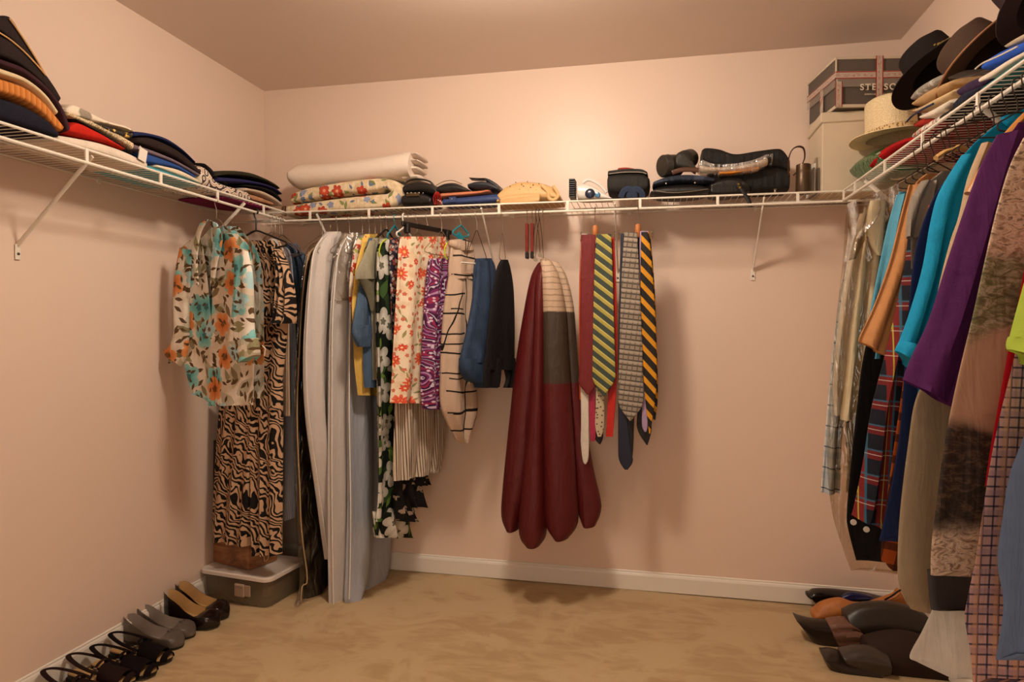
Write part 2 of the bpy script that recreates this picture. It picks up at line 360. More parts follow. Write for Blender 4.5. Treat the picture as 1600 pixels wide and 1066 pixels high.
# ---------------------------------------------------------------- soft goods
def spw(x,p): return np.sign(x)*np.abs(x)**p
def panel(name,mat,parent,rows,o=None,phi=0.,th=.012,off=0.,e=2.2,folds=((3,.004,.012),),seed=0,m=36,n=36,ends=(.0,.0),lin=False,XR=None,px=True,wob=.0,puff=0.,uo=0.,squash=0.,dv=None,build=True,mb=None,hem=.012):
    """a hanging or lying piece of cloth as a closed body: rows give its left and right edge (pixels of a sight line
    met by the upright plane through o turned by phi, or world points with px=False); th is its half thickness"""
    rg=np.random.RandomState(seed+17); nv=np.array([-math.sin(phi),math.cos(phi),0.])
    A=[]
    for r in rows:
        if px and len(r)==4 and squash: r=(r[0],r[1],r[2],r[3]-squash)
        if px:
            if len(r)==3: r=(r[1],r[0],r[2],r[0])
            if r[2] is None and abs(r[0]-r[3])<abs(r[1]-r[3]): r=(r[1],r[0],None,r[3])
            Pl=onP(r[0],r[1],o,phi)
            if r[2] is None: Pr=np.array([XR,Pl[1],Pl[2]])
            else: Pr=onP(r[2],r[3],o,phi)
        else: Pl,Pr=np.array(r[0],float),np.array(r[1],float)
        A.append(np.r_[Pl,Pr])
    if dv is None: dv=1. if np.isscalar(th) and th>.045 else 0.
    A=np.array(A)
    if lin:
        q=np.linspace(0,len(A)-1,m); A=np.array([np.interp(q,np.arange(len(A)),A[:,k]) for k in range(6)]).T
    else: A=interp_rows(A,m)
    if wob:
        for k in(0,3):
            w=np.sin(np.linspace(0,rg.uniform(5,12),m)+rg.uniform(0,6)); A[:,k:k+3]+=np.outer(w*wob,nrm(A[0,3:]-A[0,:3]))
    t=np.linspace(0,1,m); c=(A[:,:3]+A[:,3:])/2; hw=(A[:,3:]-A[:,:3])/2
    L=np.r_[0,np.cumsum(np.linalg.norm(np.diff(c,axis=0),axis=1))]
    th_=np.interp(t,np.linspace(0,1,len(th)),th) if not np.isscalar(th) else np.full(m,th)
    if puff: th_=th_*(1-puff+puff*np.sin(np.pi*np.clip(t*1.05,0,1))**.5)
    a=np.arange(n)*2*math.pi/n; cu=spw(np.cos(a),2/e); sn=spw(np.sin(a),2/e)
    ph=[(f,a0,a1,rg.uniform(0,6.28),rg.uniform(-1.2,1.2)) for f,a0,a1 in folds]
    P=np.zeros((m,n,3));UV=np.zeros((m,n,2)); zr=(c[:,2])
    for i in range(m):
        w=sum((a0+(a1-a0)*t[i])*np.sin(math.pi*f*cu/2+p+dr*t[i]*2) for f,a0,a1,p,dr in ph) if ph else 0*cu
        w2=sum((a0+(a1-a0)*t[i])*.25*np.sin(math.pi*f*cu/2+p+2.1) for f,a0,a1,p,dr in ph) if ph else 0*cu
        A_=np.linalg.norm(hw[i])
        P[i]=c[i]+np.outer(cu,hw[i])+np.outer(sn*th_[i]+w+off,nv)
        UV[i,:,0]=((P[i]-np.asarray(o))@np.array([math.cos(phi),math.sin(phi),0.]) if px else cu*A_)+uo; UV[i,:,1]=(P[i][:,2]+(P[i]@nv)*dv) if px else L[i]
    def endrows(i,s,rr):
        out=[];T=nrm(c[1]-c[0]) if i==0 else nrm(c[-1]-c[-2])
        K=5
        for k in range(1,K+1):
            q=k/K; sc=math.sqrt(max(0,1-q*q))*.999+.001; mid=P[i].mean(0)
            out.append(mid+(P[i]-mid)*(sc if k<K else .02)+T*(s*rr*q))
        return out
    rowsP=list(P);rowsU=list(UV)
    if ends[0]>0:
        ex=endrows(0,-1,ends[0]); rowsP=ex[::-1]+rowsP; rowsU=[UV[0]]*len(ex)+rowsU
    if ends[1]>0:
        ex=endrows(m-1,1,ends[1]); rowsP+=ex; rowsU+=[UV[-1]]*len(ex)
    elif hem:
        # a hollow hem: the cloth turns up inside
        mid=P[-1].mean(0); q=mid+(P[-1]-mid)*.9+(c[-2]-c[-1])*min(1.,hem/max(L[-1]-L[-2],1e-4)); rowsP.append(q); rowsU.append(UV[-1])
    b=mb or MB(); b.grid(np.array(rowsP),np.array(rowsU),True,True,True)
    if not build: return b
    return b.build(name,mat,parent,auto=60)
def hook_mb(p,phi,drop=.07,rail=.0052,wire=.0016,rev=1):
    """wire hook over a rail through p, its plane turned by phi; ends drop below"""
    u=np.array([math.cos(phi),math.sin(phi),0.])*rev; r=rail+wire+.0035; P=[]
    for k in range(9):
        a=math.radians(-50+k*28.75); P.append(np.array(p)+u*(math.cos(a)*r)+np.array([0,0,math.sin(a)*r+ (rail+wire-r)+.0005]))
    P.append(np.array(p)+u*(-r*.75)+np.array([0,0,-.02])); P.append(np.array(p)+np.array([0,0,-.04])); P.append(np.array(p)+np.array([0,0,-drop]))
    return MB().tube(smooth_path(P,3),wire,6)
M_wire=plain('bright_hanger_wire','A79A88',.3,.5,.9,vary=.03); M_dwire=plain('dark_hanger_wire','3E332C',.4,.5,.7)
def hanger(label,p,phi,body,kind='wire',half=.2,drop=.075,fall=.09,hookmat=None,hc=None):
    """a clothes hanger hung from rail point p; its shoulders lie in the plane turned by phi"""
    p=np.array(p,float); t=thing({'wire':'wire_hanger','plastic':'plastic_hanger','wood':'wooden_hanger','clip':'clip_hanger'}[kind],label,'hanger',tuple(p),'hangers on the rails')
    hook_mb(p,phi,drop,wire=.0034 if hc=='fat' else .0014).build('hook',hookmat or M_wire,t)
    u=np.array([math.cos(phi),math.sin(phi),0.]); z=np.array([0,0,1.]); q=p-z*drop
    if kind=='clip':
        MB().box(q-z*.012,(half*2,.012,.022),phi,bev=.004).build('bar',body,t,False)
        for s in(-1,1): MB().box(q+u*s*half*.8-z*.03,(.022,.026,.045),phi,bev=.005).build('clip',body,t,False)
        return t
    r={'wire':.0016,'plastic':.0042,'wood':.008}[kind]
    L=[q,q+u*half*.3-z*fall*.25,q+u*half*.75-z*fall*.72,q+u*half-z*fall,q+u*half*.9-z*(fall+.014),q-z*(fall+.018),q-u*half*.9-z*(fall+.014),q-u*half-z*fall,q-u*half*.75-z*fall*.72,q-u*half*.3-z*fall*.25]
    if kind=='wood': L=[q-u*half-z*(fall*.8),q-u*half*.6-z*fall*.35,q-u*half*.2-z*.006,q-z*.0,q+u*half*.2-z*.006,q+u*half*.6-z*fall*.35,q+u*half-z*(fall*.8)]; MB().tube(smooth_path(L,5),[(.006,.013)]*31,8,up=(-u[1],u[0],0)).build('shoulder_bar',body,t)
    else: MB().tube(smooth_path(L,4,True),r,6,closed=True).build('shoulder_frame',body,t)
    return t
def garment(name,label,cat,p,group=None): return thing(name,label,cat,tuple(np.round(p,4)),group)
def clear_film(name,tint='EDE6DC',gl=.10,milk=.0,rough=.14):
    """thin plastic film: mostly see-through, with a glossy coat that catches crinkles"""
    g=G(name); nt=g.nt; nt.nodes.remove(g.b); out=[n for n in nt.nodes if n.type=='OUTPUT_MATERIAL'][0]
    n=g.noise(g.map(g.uv,(26,7,1)),1,3,.6,.8).outputs[0]; bp_=g.node('Bump',(('Height',n),('Strength',1.),('Distance',.02))).outputs[0]
    tr=g.node('BsdfTransparent',((0,srgb(tint)),)).outputs[0]; gls=g.node('BsdfGlossy',((0,(1,1,1,1)),('Roughness',rough),('Normal',bp_))).outputs[0]; df=g.node('BsdfDiffuse',((0,srgb('DDD6CE')),)).outputs[0]
    m1=g.node('MixShader',((0,g.math('MULTIPLY',g.step(n,.3,.75),gl*1.6)),(1,tr),(2,gls))).outputs[0]
    m2=g.node('MixShader',((0,g.math('MULTIPLY',g.step(n,.35,.8),milk)),(1,m1),(2,df))).outputs[0]
    nt.links.new(m2 if milk else m1,out.inputs[0]); MATS[name]=g.m; return g.m
M_film=clear_film('clear_plastic_film'); M_film2=clear_film('milky_plastic_film','E6DFD6',.22,.5,.2)
def rl(px): d=onX(px,214.6+.294*px,SD+.004); return np.array([SD+.004,d[1],ZL+.0052])
def rb(px): d=onY(px,348.6-.0247*px,-SD-.004); return np.array([d[0],-SD-.004,ZL+.0052])
def rr(Y): return np.array([W-SD-.004,Y,ZL+.0052])
# ---------------------------------------------------------------- clothes on the left rail and the left half of the back rail
def m_blouse(g):
    c=g.mix(g.step(g.noise(g.uv,9,3).outputs[0],.42,.6),'CDBEAA','E0D6C8')
    c=leaf_layer(g,c,9,.06,.026,'B0A288',.8,13.,'B9B6A4'); c=leaf_layer(g,c,16,.034,.012,'7C6A4C',.6,1.,'8F8A66'); c=leaf_layer(g,c,24,.022,.008,'5E4830',.42,4.)
    c=flower_layer(g,c,7.5,.056,5,'5FA9AC','3D6E70',.62,2.,.3,'8CC3C0'); c=flower_layer(g,c,7.2,.050,5,'C9743C','7A4A28',.40,7.,.3,'D88E55')
    c=flower_layer(g,c,10,.036,6,'A8C8CC','66503A',.35,11.,.35); return leaf_layer(g,c,30,.016,.006,'5A4327',.4,9.)
MB_blouse=patt('floral_blouse_print',m_blouse,.7)
p=rl(338); ph=R(-14)
hanger('silver wire hanger inside the floral blouse',p,ph,M_wire,half=.115)
t=garment('floral_blouse','cream blouse with turquoise and orange flowers and rolled sleeves, facing out on the left rail','blouse',p)
S=[(3,.003,.007),(7,.001,.003)]
panel('back_panel',MB_blouse,t,[(352,322,362),(392,290,392),(440,286,400),(520,288,402),(600,304,402),(624,318,402)],p,ph,.004,.03,folds=S,seed=1)
panel('left_front',MB_blouse,t,[(372,308,318),(392,287,323),(440,283,330),(500,283,336),(560,292,340),(600,302,342),(304,614,342,634)],p,ph,.005,-.012,folds=[(2,.004,.008)],seed=2)
panel('right_front',MB_blouse,t,[(366,346,376),(390,344,396),(440,340,402),(500,337,404),(560,333,404),(600,331,404),(330,634,404,632)],p,ph,.005,-.020,folds=[(3,.004,.008)],seed=3)
panel('sleeve',MB_blouse,t,[(288,388,308,392),(281,430,304,432),(279,475,302,480),(280,515,302,528),(272,540,299,556),(263,547,292,572)],p,ph,[.012,.02,.022,.022,.02],-.02,folds=[(3,.002,.004)],seed=4,uo=.31)
panel('sleeve',MB_blouse,t,[(376,388,398,392),(380,430,405,432),(378,475,406,475),(372,512,408,515),(368,540,411,536),(378,562,412,542)],p,ph,[.014,.024,.026,.03,.026],-.034,folds=[(3,.002,.004)],seed=5,uo=.17)
panel('cuff',MB_blouse,t,[(366,536,411,528),(374,556,413,544),(388,571,412,554)],p,ph,.034,-.034,e=2.6,folds=[(2,.002,.003)],seed=6,m=14,uo=.53)
panel('neck_label',plain('black_cloth','151213',.85,.2,weave=600),t,[(400,326,343),(404,326,343),(412,327,343)],p,ph,.002,.02,folds=[],seed=9,m=6,n=12)
for s,pts in((7,[(340,346,352,352),(345,372,360,376),(342,410,352,412),(341,446,347,447)]),(8,[(324,352,338,345),(314,378,326,368),(312,408,321,406),(318,446,323,446)])):
    panel('collar',MB_blouse,t,pts,p,ph,.004,-.036,folds=[],seed=s,m=20,n=16)
MB().tube([onP(x,y,p+[0,-.03,0],ph) for x,y in((270,546),(266,556),(264,568))],[(.004,.0015)]*3,6).build('cuff_tie',MB_blouse,t)
MB().tube([onP(x,y,p+[0,-.04,0],ph) for x,y in((410,540),(415,545),(413,556))],[(.004,.0015)]*3,6).build('cuff_tie',MB_blouse,t)

M_zeb=patt('zebra_print_cloth',p_zebra('120E0C','BD9878',22,16.),.7)
M_blackpl=plain('black_plastic','15110F',.4,.4); p=rl(400); ph=R(-12)
hanger('black plastic hanger holding the zebra jumpsuit',p,ph,M_blackpl,'plastic',.17,.085,.06,hookmat=M_blackpl,hc='fat')
t=garment('zebra_print_jumpsuit','black and tan zebra print jumpsuit with ruffled sleeve, beside the floral blouse','jumpsuit',p)
panel('bodice',M_zeb,t,[(376,392,428),(392,384,440),(420,380,452),(470,382,452),(540,388,446),(600,388,440),(640,386,440)],p,ph,[.01,.03,.04,.035],0,folds=[(5,.003,.009)],seed=11)
panel('ruffle_sleeve',M_zeb,t,[(430,385,446,398),(438,420,458,430),(440,450,463,458),(438,490,464,494),(436,506,462,506)],p,ph,[.012,.03,.05],-.02,folds=[(6,.003,.012)],seed=12)
panel('wrap_tie',M_zeb,t,[(390,400,424,385),(396,430,432,428),(404,470,440,470),(400,500,430,500)],p,ph,.006,-.05,folds=[(4,.002,.006)],seed=13)
panel('trouser_leg',M_zeb,t,[(600,352,408),(660,346,404),(740,340,398),(800,335,396),(334,842,393,852)],p,ph,.022,-.012,folds=[(6,.006,.014)],seed=14)
panel('trouser_leg',M_zeb,t,[(600,392,441),(660,392,441),(740,392,440),(800,393,439),(396,866,438,866)],p,ph,.022,-.004,folds=[(6,.006,.014)],seed=15)

M_pin=patt('blue_grey_pinstripe',p_stripes([('A8A6AC',3),('777B8A',2)],.006,0),.8); M_peach=patt('peach_and_white_stripe',p_stripes([('C79A76',2),('DCCBB4',2),('8B7B6B',1)],.014,0),.8)
p=rl(424); ph=R(-18)
hanger('silver wire hanger under the peach striped blouse',p,ph,M_wire,half=.16)
t=garment('striped_blouse','peach and white striped blouse, mostly behind the zebra jumpsuit','blouse',p)
panel('body',M_peach,t,[(376,424,436),(392,412,444),(420,406,450),(500,402,453),(600,400,454),(650,400,455)],p,ph,.010,.0,folds=[(5,.003,.008)],seed=21)
panel('collar',plain('grey_stripe_collar','B5AAA2',.8),t,[(374,424,434),(384,426,438),(396,432,440)],p,ph,.02,-.012,folds=[],seed=22,m=12,n=16)
p=rl(430); t=garment('pinstripe_shirt_dress','long blue grey pinstripe shirt dress hanging between zebra jumpsuit and dark trousers','dress',p)
hanger('silver wire hanger under the pinstripe shirt dress',p,ph,M_wire,half=.16)
panel('body',M_pin,t,[(384,420,438),(405,412,450),(520,406,456),(640,406,459),(760,408,457),(412,826,452,812)],p,ph,.012,.022,folds=[(5,.003,.01)],seed=23)
M_denim=plain('blue_denim','41536B',.85,.2,noise=1,scale=60,weave=900,vary=.25); M_black=plain('black_cloth','151213',.85,.2,weave=600); M_char=plain('charcoal_cloth','2E3036',.85,.2,weave=600)
p=rl(437); ph=R(-22); t=garment('denim_shirt','blue denim shirt at the corner end of the left rail','shirt',p)
hanger('silver wire hanger under the corner denim shirt',p,ph,M_wire,half=.16)
panel('body',M_denim,t,[(378,430,444),(395,424,456),(430,424,470),(500,426,472),(560,428,470)],p,ph,.012,.06,folds=[(4,.004,.009)],seed=24)
panel('sleeve',M_denim,t,[(444,384,458,392),(452,420,474,430),(454,480,475,486),(452,540,471,544)],p,ph,[.010,.014,.014],.055,folds=[(3,.003,.005)],seed=25)
p=rl(440.5); t=garment('dark_trousers','charcoal trousers hanging below the corner denim shirt','trousers',p)
hanger('dark wire hanger of the charcoal trousers',p,ph,M_dwire,half=.14)
panel('trouser_legs',M_char,t,[(420,440,462),(520,440,468),(640,438,470),(780,438,472)],p,ph,.014,.095,folds=[(4,.003,.01)],seed=26)

# long garment bags
p=rb(503); ph=R(85); t=garment('dark_formal_dress','long black formal dress inside the clear garment bag','dress',p)
hanger('silver wire hanger of the clear garment bag',p,ph,M_wire,half=.16)
M_sheen=plain('black_satin','0E0907',.35,.5,bump=.3,scale=30)
panel('body',M_sheen,t,[(386,505,526),(404,485,540),(520,474,546),(650,470,546),(800,474,545),(905,480,541),(936,478,536)],p,ph,.012,0,folds=[(4,.008,.018)],seed=31)
t=garment('clear_garment_bag','long clear plastic garment bag with tan piping over the black dress','garment bag',p)
panel('clear_cover',M_film,t,[(374,506,528),(400,478,545),(520,467,552),(650,463,552),(800,467,550),(905,473,546),(952,466,540)],p,ph,.026,0,folds=[(4,.008,.018)],seed=31)
panel('crumpled_hem',M_film2,t,[(938,462,536),(950,460,538),(957,458,532)],p,ph,.03,0,folds=[(5,.014,.02),(9,.004,.008)],seed=31,m=10)
M_pipe=plain('tan_piping','B0926C',.6)
MB().tube(smooth_path([onP(x,y,p,ph)+[.006,-.004,0] for x,y in((515,352),(514,374),(496,384),(480,402),(471,470),(467,540),(463,650),(467,760),(470,830),(479,904),(471,916),(469,944))],4),.0032,6).build('piping',M_pipe,t)
M_wbag=plain('white_nonwoven_cloth','C4BAB4',.8,.25,weave=300,vary=.05); M_wbag2=plain('pale_nonwoven_cloth','BDB4AE',.8,.25,weave=300,vary=.05); M_bbag=plain('pale_blue_grey_cloth','A3A5AC',.8,.25,weave=300,vary=.06)
M_wtrim=plain('white_binding','DDD5CC',.7)
def gbag(label,px,rows,seed,mat,edge,ph=R(86),th=.016,folds=((4,.008,.020),(11,.003,.005)),hl='',film=None):
    p=rb(px); hanger(hl,p,ph,M_wire,half=.16); t=garment('cloth_garment_bag',label,'garment bag',p,'cloth garment bags')
    panel('cover',mat,t,rows,p,ph,th,0,folds=folds,seed=seed,m=44,n=44)
    MB().tube(smooth_path([onP(x,y,p,ph)-np.array([math.cos(ph)*.003-.004,.004,0]) for x,y in edge],4),.003,6).build('edge_binding',M_wtrim,t)
    if film: panel('clear_shoulder',M_film2,t,film,p,ph,th+.008,0,folds=folds,seed=seed,m=20)
    return t
gbag('white cloth garment bag with rounded collar top, nearest the clear bag',527,[(362,514,528),(372,504,534),(392,492,540),(430,486,540),(480,482,538),(560,479,536),(650,483,536),(760,498,536),(875,514,528)],31,M_wbag,[(503,372),(490,394),(485,430),(481,480),(478,560),(482,650),(497,760),(513,873)],hl='silver wire hanger of the first white garment bag')
MB().tube(smooth_path([onP(x,y,rb(527),R(86))+np.array([.034,-.004,0]) for x,y in((531,371),(528,382),(520,394),(511,403))],4),.003,6).build('lapel_edge',M_wtrim,bpy.data.objects['cloth_garment_bag'])
gbag('narrow white cloth garment bag under milky film, second along the back rail',546,[(366,540,558),(385,532,566),(420,525,572),(480,520,574),(600,518,574),(740,518,574),(860,519,572),(962,521,560)],31,M_wbag2,[(540,372),(529,396),(524,430),(519,500),(518,600),(518,740),(519,860),(521,962)],hl='silver wire hanger of the second white garment bag',film=[(364,539,562),(390,529,570),(430,524,575),(470,521,576)])
gbag('pale blue grey cloth garment bag, widest and lowest of the bags',566,[(368,560,584),(390,553,594),(430,550,604),(520,547,607),(640,546,610),(760,548,614),(850,547,614),(900,546,607),(936,545,580),(950,548,564)],31,M_bbag,[(559,372),(552,396),(549,440),(546,520),(545,640),(547,760),(547,850),(546,900),(545,936)],hl='silver wire hanger of the blue grey garment bag',ph=R(88),film=[(366,557,588),(400,551,600),(440,549,606)])
# ---------------------------------------------------------------- the middle of the back rail
FD=[(4,.005,.012),(9,.0015,.004)]
M_yel=plain('mustard_yellow_cotton','D8B05A',.8,.2,weave=500); 
M_redfl=patt('white_cotton_with_red_flowers',lambda g:flower_layer(g,flower_layer(g,'DAC9B4',26,.016,5,'B23A2A',None,.7,3),34,.010,5,'8F9A3C',None,.5,5),.8)
p=rb(577); ph=R(86)
t=garment('floral_cotton_top','white cotton top with small red flowers, sleeve showing left of the yellow top','top',p)
hanger('silver wire hanger of the small red flower top',p,ph,M_wire,half=.15)
panel('body',M_redfl,t,[(372,562,586),(388,555,600),(440,556,606),(520,562,606),(590,566,606)],p,ph,.006,-.0,folds=FD,seed=41)
panel('sleeve',M_redfl,t,[(384,556,574),(420,549,570),(460,546,566),(482,548,566)],p,ph,[.006,.010,.010],0,folds=[(3,.002,.003)],seed=42,uo=.2)
p=rb(586); ph=R(86)
t=garment('yellow_top','mustard yellow short sleeved top between the garment bags and the blue shirt','top',p)
hanger('silver wire hanger of the yellow top',p,ph,M_wire,half=.15)
panel('body',M_yel,t,[(366,572,590),(382,566,604),(430,562,609),(500,556,610),(560,556,610),(618,562,611)],p,ph,.007,0,folds=FD,seed=41)
panel('sleeve',M_yel,t,[(378,566,586),(420,556,582),(470,551,579),(500,552,578),(516,556,574)],p,ph,[.008,.011,.011,.011],0,folds=[(3,.003,.005)],seed=43)
MB().tube(smooth_path([onP(x,y,p,ph)-np.array([0,.006,0]) for x,y in((572,370),(578,378),(586,374),(590,366))],4),.004,6).build('neckband',plain('red_braided_trim','B0563A',.8),t)
M_blue=plain('dusty_blue_cotton','465A72',.8,.2,weave=500,vary=.2)
p=rb(595); ph=R(86)
t=garment('dusty_blue_shirt','dusty blue shirt with a rolled sleeve in front of the yellow top','shirt',p)
hanger('dark wire hanger of the dusty blue shirt',p,ph,M_dwire,half=.15)
panel('body',M_blue,t,[(372,578,598),(400,572,608),(450,570,612),(520,570,614),(570,570,614),(606,572,614)],p,ph,.007,0,folds=FD,seed=41)
panel('sleeve',M_blue,t,[(392,572,588),(440,564,586),(490,556,584),(512,553,583)],p,ph,[.008,.012,.014],0,folds=[(3,.003,.006)],seed=45)
panel('cuff',M_blue,t,[(508,552,584),(526,553,581),(542,560,577)],p,ph,[.018,.020,.016],0,e=2.6,folds=[(2,.002,.003)],seed=46,m=12)
M_olive=plain('olive_grey_cotton','8C8672',.85,.2,weave=500,vary=.15)
p=rb(604); ph=R(86)
t=garment('olive_grey_top','olive grey top with a flared sleeve over the dusty blue shirt','top',p)
hanger('black plastic hanger under the olive grey top',p,ph,M_blackpl,'plastic',.14,.06,.08)
panel('body',M_olive,t,[(372,584,604),(395,580,614),(450,582,620),(530,584,620),(594,585,620)],p,ph,.006,0,folds=FD,seed=41)
panel('sleeve',M_olive,t,[(376,578,596),(400,569,596),(424,559,595),(436,558,594)],p,ph,[.008,.012,.015,.016],0,folds=[(3,.003,.008)],seed=48)
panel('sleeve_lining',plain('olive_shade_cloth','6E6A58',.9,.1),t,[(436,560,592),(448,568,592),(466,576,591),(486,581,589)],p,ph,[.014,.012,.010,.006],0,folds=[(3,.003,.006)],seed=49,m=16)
M_teal=plain('teal_plastic','1F7482',.4,.4); M_lime=plain('lime_plastic','B4C22C',.4,.4)
def m_magn(g):
    c=g.mix(g.step(g.noise(g.uv,14,3).outputs[0],.5,.62),'10160F','24371F')
    c=leaf_layer(g,c,9,.055,.022,'31502A',.6,2.,'55702F'); c=leaf_layer(g,c,14,.03,.012,'6E8A3C',.35,5.)
    c=flower_layer(g,c,7.5,.062,5,'D6D0C4','6B6A58',1.,1.,.42,'B9B2A6'); return flower_layer(g,c,9,.040,4,'B9B2A2','5E6146',.4,6.,.5,'98927F')
M_magn=patt('black_cloth_with_white_flowers',m_magn,.75)
p=rb(617); ph=R(84)
hanger('teal and lime plastic hanger of the dark green flower dress',p,ph,M_teal,'plastic',.07,.045,.05,hookmat=M_teal)
t=garment('dark_floral_dress','long black and green dress with large white flowers and a ruffled hem','dress',p)
panel('body',M_magn,t,[(374,596,616),(392,590,628),(440,588,632),(520,587,636),(600,588,642),(680,588,646),(760,587,650),(815,583,650)],p,ph,.016,0,folds=[(5,.004,.014),(11,.001,.004)],seed=51)
panel('hem_ruffle',M_magn,t,[(800,584,640),(825,583,642),(840,584,642)],p,ph,.02,0,folds=[(5,.013,.018),(13,.002,.007)],seed=51,m=14,n=60)
MB().tube(smooth_path([onP(x,y,p,ph)-np.array([-.012,.01,0]) for x,y in((602,374),(594,380),(590,392),(591,402))],4),.003,6).build('neck_binding',M_lime,t)
def m_pais(g):
    c=g.mix(g.step(g.voro(g.uv,42).outputs[0],.25,.32),'8E7A78','2A2433'); c=flower_layer(g,c,22,.018,6,'9B4A3C','D0C2B4',.6,3); return flower_layer(g,c,38,.008,4,'C9C0B8',None,.6,5)
M_pais=patt('dark_geometric_print',m_pais,.8); M_whitepl=plain('white_plastic','DDD3C6',.4,.4,vary=.03)
p=rb(632); ph=R(82)
t=garment('geometric_print_top','narrow dark top with a small red and white geometric print','top',p)
hanger('silver wire hanger of the geometric print top',p,ph,M_wire,half=.13)
panel('body',M_pais,t,[(372,612,630),(392,611,640),(450,612,646),(500,613,648),(534,614,648)],p,ph,.006,0,folds=FD,seed=51)

# skirts hung from clips
def m_redskirt(g):
    c=g.mix(g.step(g.noise(g.uv,20,3).outputs[0],.45,.65),'E2CFB4','D8BD9C')
    c=leaf_layer(g,c,28,.02,.005,'8E8A5A',.4,2.); c=flower_layer(g,c,34,.009,5,'C46B52',None,.5,8)
    c=flower_layer(g,c,13,.029,9,'C8452F','E0B46A',.48,1.,.5,'D9694C'); return flower_layer(g,c,16,.016,7,'C94A35','E3C48A',.5,4.,.4)
M_reds=patt('cream_cloth_with_red_daisies',m_redskirt,.75)
ph=R(68); p=rb(631); 
hanger('white plastic hanger with a thick hook beside the red daisy skirt',p,R(80),M_whitepl,'plastic',.06,.055,.03,hookmat=M_whitepl,hc='fat')
p=rb(668)
ht=hanger('black clip hanger holding the red daisy skirt',p,ph,M_blackpl,'clip',.165,.047,.03)
t=garment('red_daisy_skirt','cream pleated skirt with red daisies hung from black clips','skirt',p)
S2=[(5,.008,.020),(11,.002,.005)]
panel('waistband',M_reds,t,[(370,626,702),(386,624,701),(402,623,700)],p,ph,.013,0,folds=[(5,.003,.005)],seed=52,m=14)
panel('skirt_panel',M_reds,t,[(398,623,694),(450,621,690),(540,617,686),(600,615,684),(630,613,682)],p,ph,.017,0,folds=S2,seed=52)
M_bstr=patt('beige_pleated_stripe',p_stripes([('C0AF9B',7),('43382F',3)],.0105,0),.8)
p=rb(652); ph=R(68)
t=garment('striped_skirt','beige and dark brown vertically striped skirt showing below the red daisy skirt','skirt',p)
hanger('silver wire hanger of the striped skirt',p,ph,M_wire,half=.12)
panel('skirt_panel',M_bstr,t,[(392,628,688),(450,626,690),(560,622,692),(640,619,692),(700,617,690),(616,752,684,737)],p,ph,.020,0,folds=[(5,.004,.010),(12,.002,.006)],seed=52,n=64,m=44)
M_ruf=patt('black_ruffle_with_cream_edges',lambda g:g.mix(g.step(g.noise(g.uv,24,2).outputs[0],.58,.62),'14100F','9C8A78'),.8)
p=rb(640); ph=R(66)
t=garment('black_ruffled_dress','black dress whose ruffled tail shows under the striped skirt','dress',p)
hanger('silver wire hanger of the black ruffled dress',p,ph,M_wire,half=.12)
panel('body',M_ruf,t,[(400,618,672),(500,616,672),(620,616,672),(720,620,668)],p,ph,.012,0,folds=[(5,.004,.010)],seed=52)
for k,rw in enumerate(([(716,620,662),(742,618,668),(758,626,672)],[(742,618,652),(775,616,658),(792,622,662)],[(772,616,634),(800,616,644),(814,620,648)])):
    panel('ruffle_tier',M_ruf,t,rw,p,ph,.016,-.004*k,folds=[(5,.008,.016),(9,.003,.010)],seed=55+k,m=12)
def m_purp(g):
    n=g.noise(g.uv,5,2).outputs[1]; s_=g.vmath('SCALE',g.vmath('SUBTRACT',n,(.5,.5,.5)).outputs[0]); s_.inputs['Scale'].default_value=.22
    v=g.vmath('ADD',g.uv,s_.outputs[0]).outputs[0]; vo=g.voro(v,8,'SMOOTH_F1'); 
    f=g.math('FRACT',g.math('MULTIPLY',vo.outputs[0],5.))
    c=g.ramp(f,[(0,'3A1638'),(.2,'6E1F55'),(.36,'A07C9C'),(.5,'571848'),(.66,'8A2244'),(.8,'2D1440'),(.92,'B9A2B4')],'CONSTANT')
    return flower_layer(g,c,60,.005,5,'C9B7C4',None,.6,3)
M_purp=patt('purple_paisley_print',m_purp,.7)
p=rb(690); ph=R(72)
t=garment('purple_paisley_skirt','purple and magenta paisley skirt right of the red daisy skirt','skirt',p)
hanger('silver wire hanger of the purple paisley skirt',p,ph,M_wire,half=.12)
panel('skirt_panel',M_purp,t,[(404,672,708),(418,670,708),(460,667,707),(540,663,706),(600,661,706),(640,665,704)],p,ph,.017,0,folds=S2,seed=52)
# beige windowpane jumpsuit
def m_wind(g):
    c='B79D88'; o=g.sep(g.uv); o2=g.sep(g.map(g.uv,1,.35))
    n=g.noise(g.uv,9,1).outputs[0]
    brk=g.noise(g.map(g.uv,(7,2,1),0,(3.1,0,0)),1,1).outputs[0]
    for ax,per,w,off,br in((o[1],.085,.0075,0,.44),(o[1],.15,.006,.045,.5),(o[0],.16,.006,.03,.0),(o2[0],.27,.006,.05,.5)):
        f=g.math('FRACT',g.math('DIVIDE',g.math('ADD',g.math('ADD',ax,off+9.),g.math('MULTIPLY',n,.03)),per)); k=g.math('LESS_THAN',f,w/per)
        if br: k=g.math('MULTIPLY',k,g.math('GREATER_THAN',brk,br))
        c=g.mix(k,c,'15110F')
    return c
M_wind=patt('beige_cloth_with_black_lines',m_wind,.75)
p=rb(720); ph=R(58)
hanger('teal plastic hanger of the beige windowpane jumpsuit',p,ph,M_teal,'plastic',.045,.052,.03)
MB().tube(smooth_path([onP(x,y,p,ph)-np.array([0,.01,0]) for x,y in((716,366),(722,374),(729,388))],3),[(.006,.014)]*7,8).build('shoulder_cap',M_teal,bpy.data.objects[[o.name for o in bpy.data.objects if o.name.startswith('plastic_hanger')][-1]])
t=garment('windowpane_jumpsuit','beige sleeveless jumpsuit with black window lines and a tie waist','jumpsuit',p)
S3=[(4,.003,.010),(9,.001,.003)]
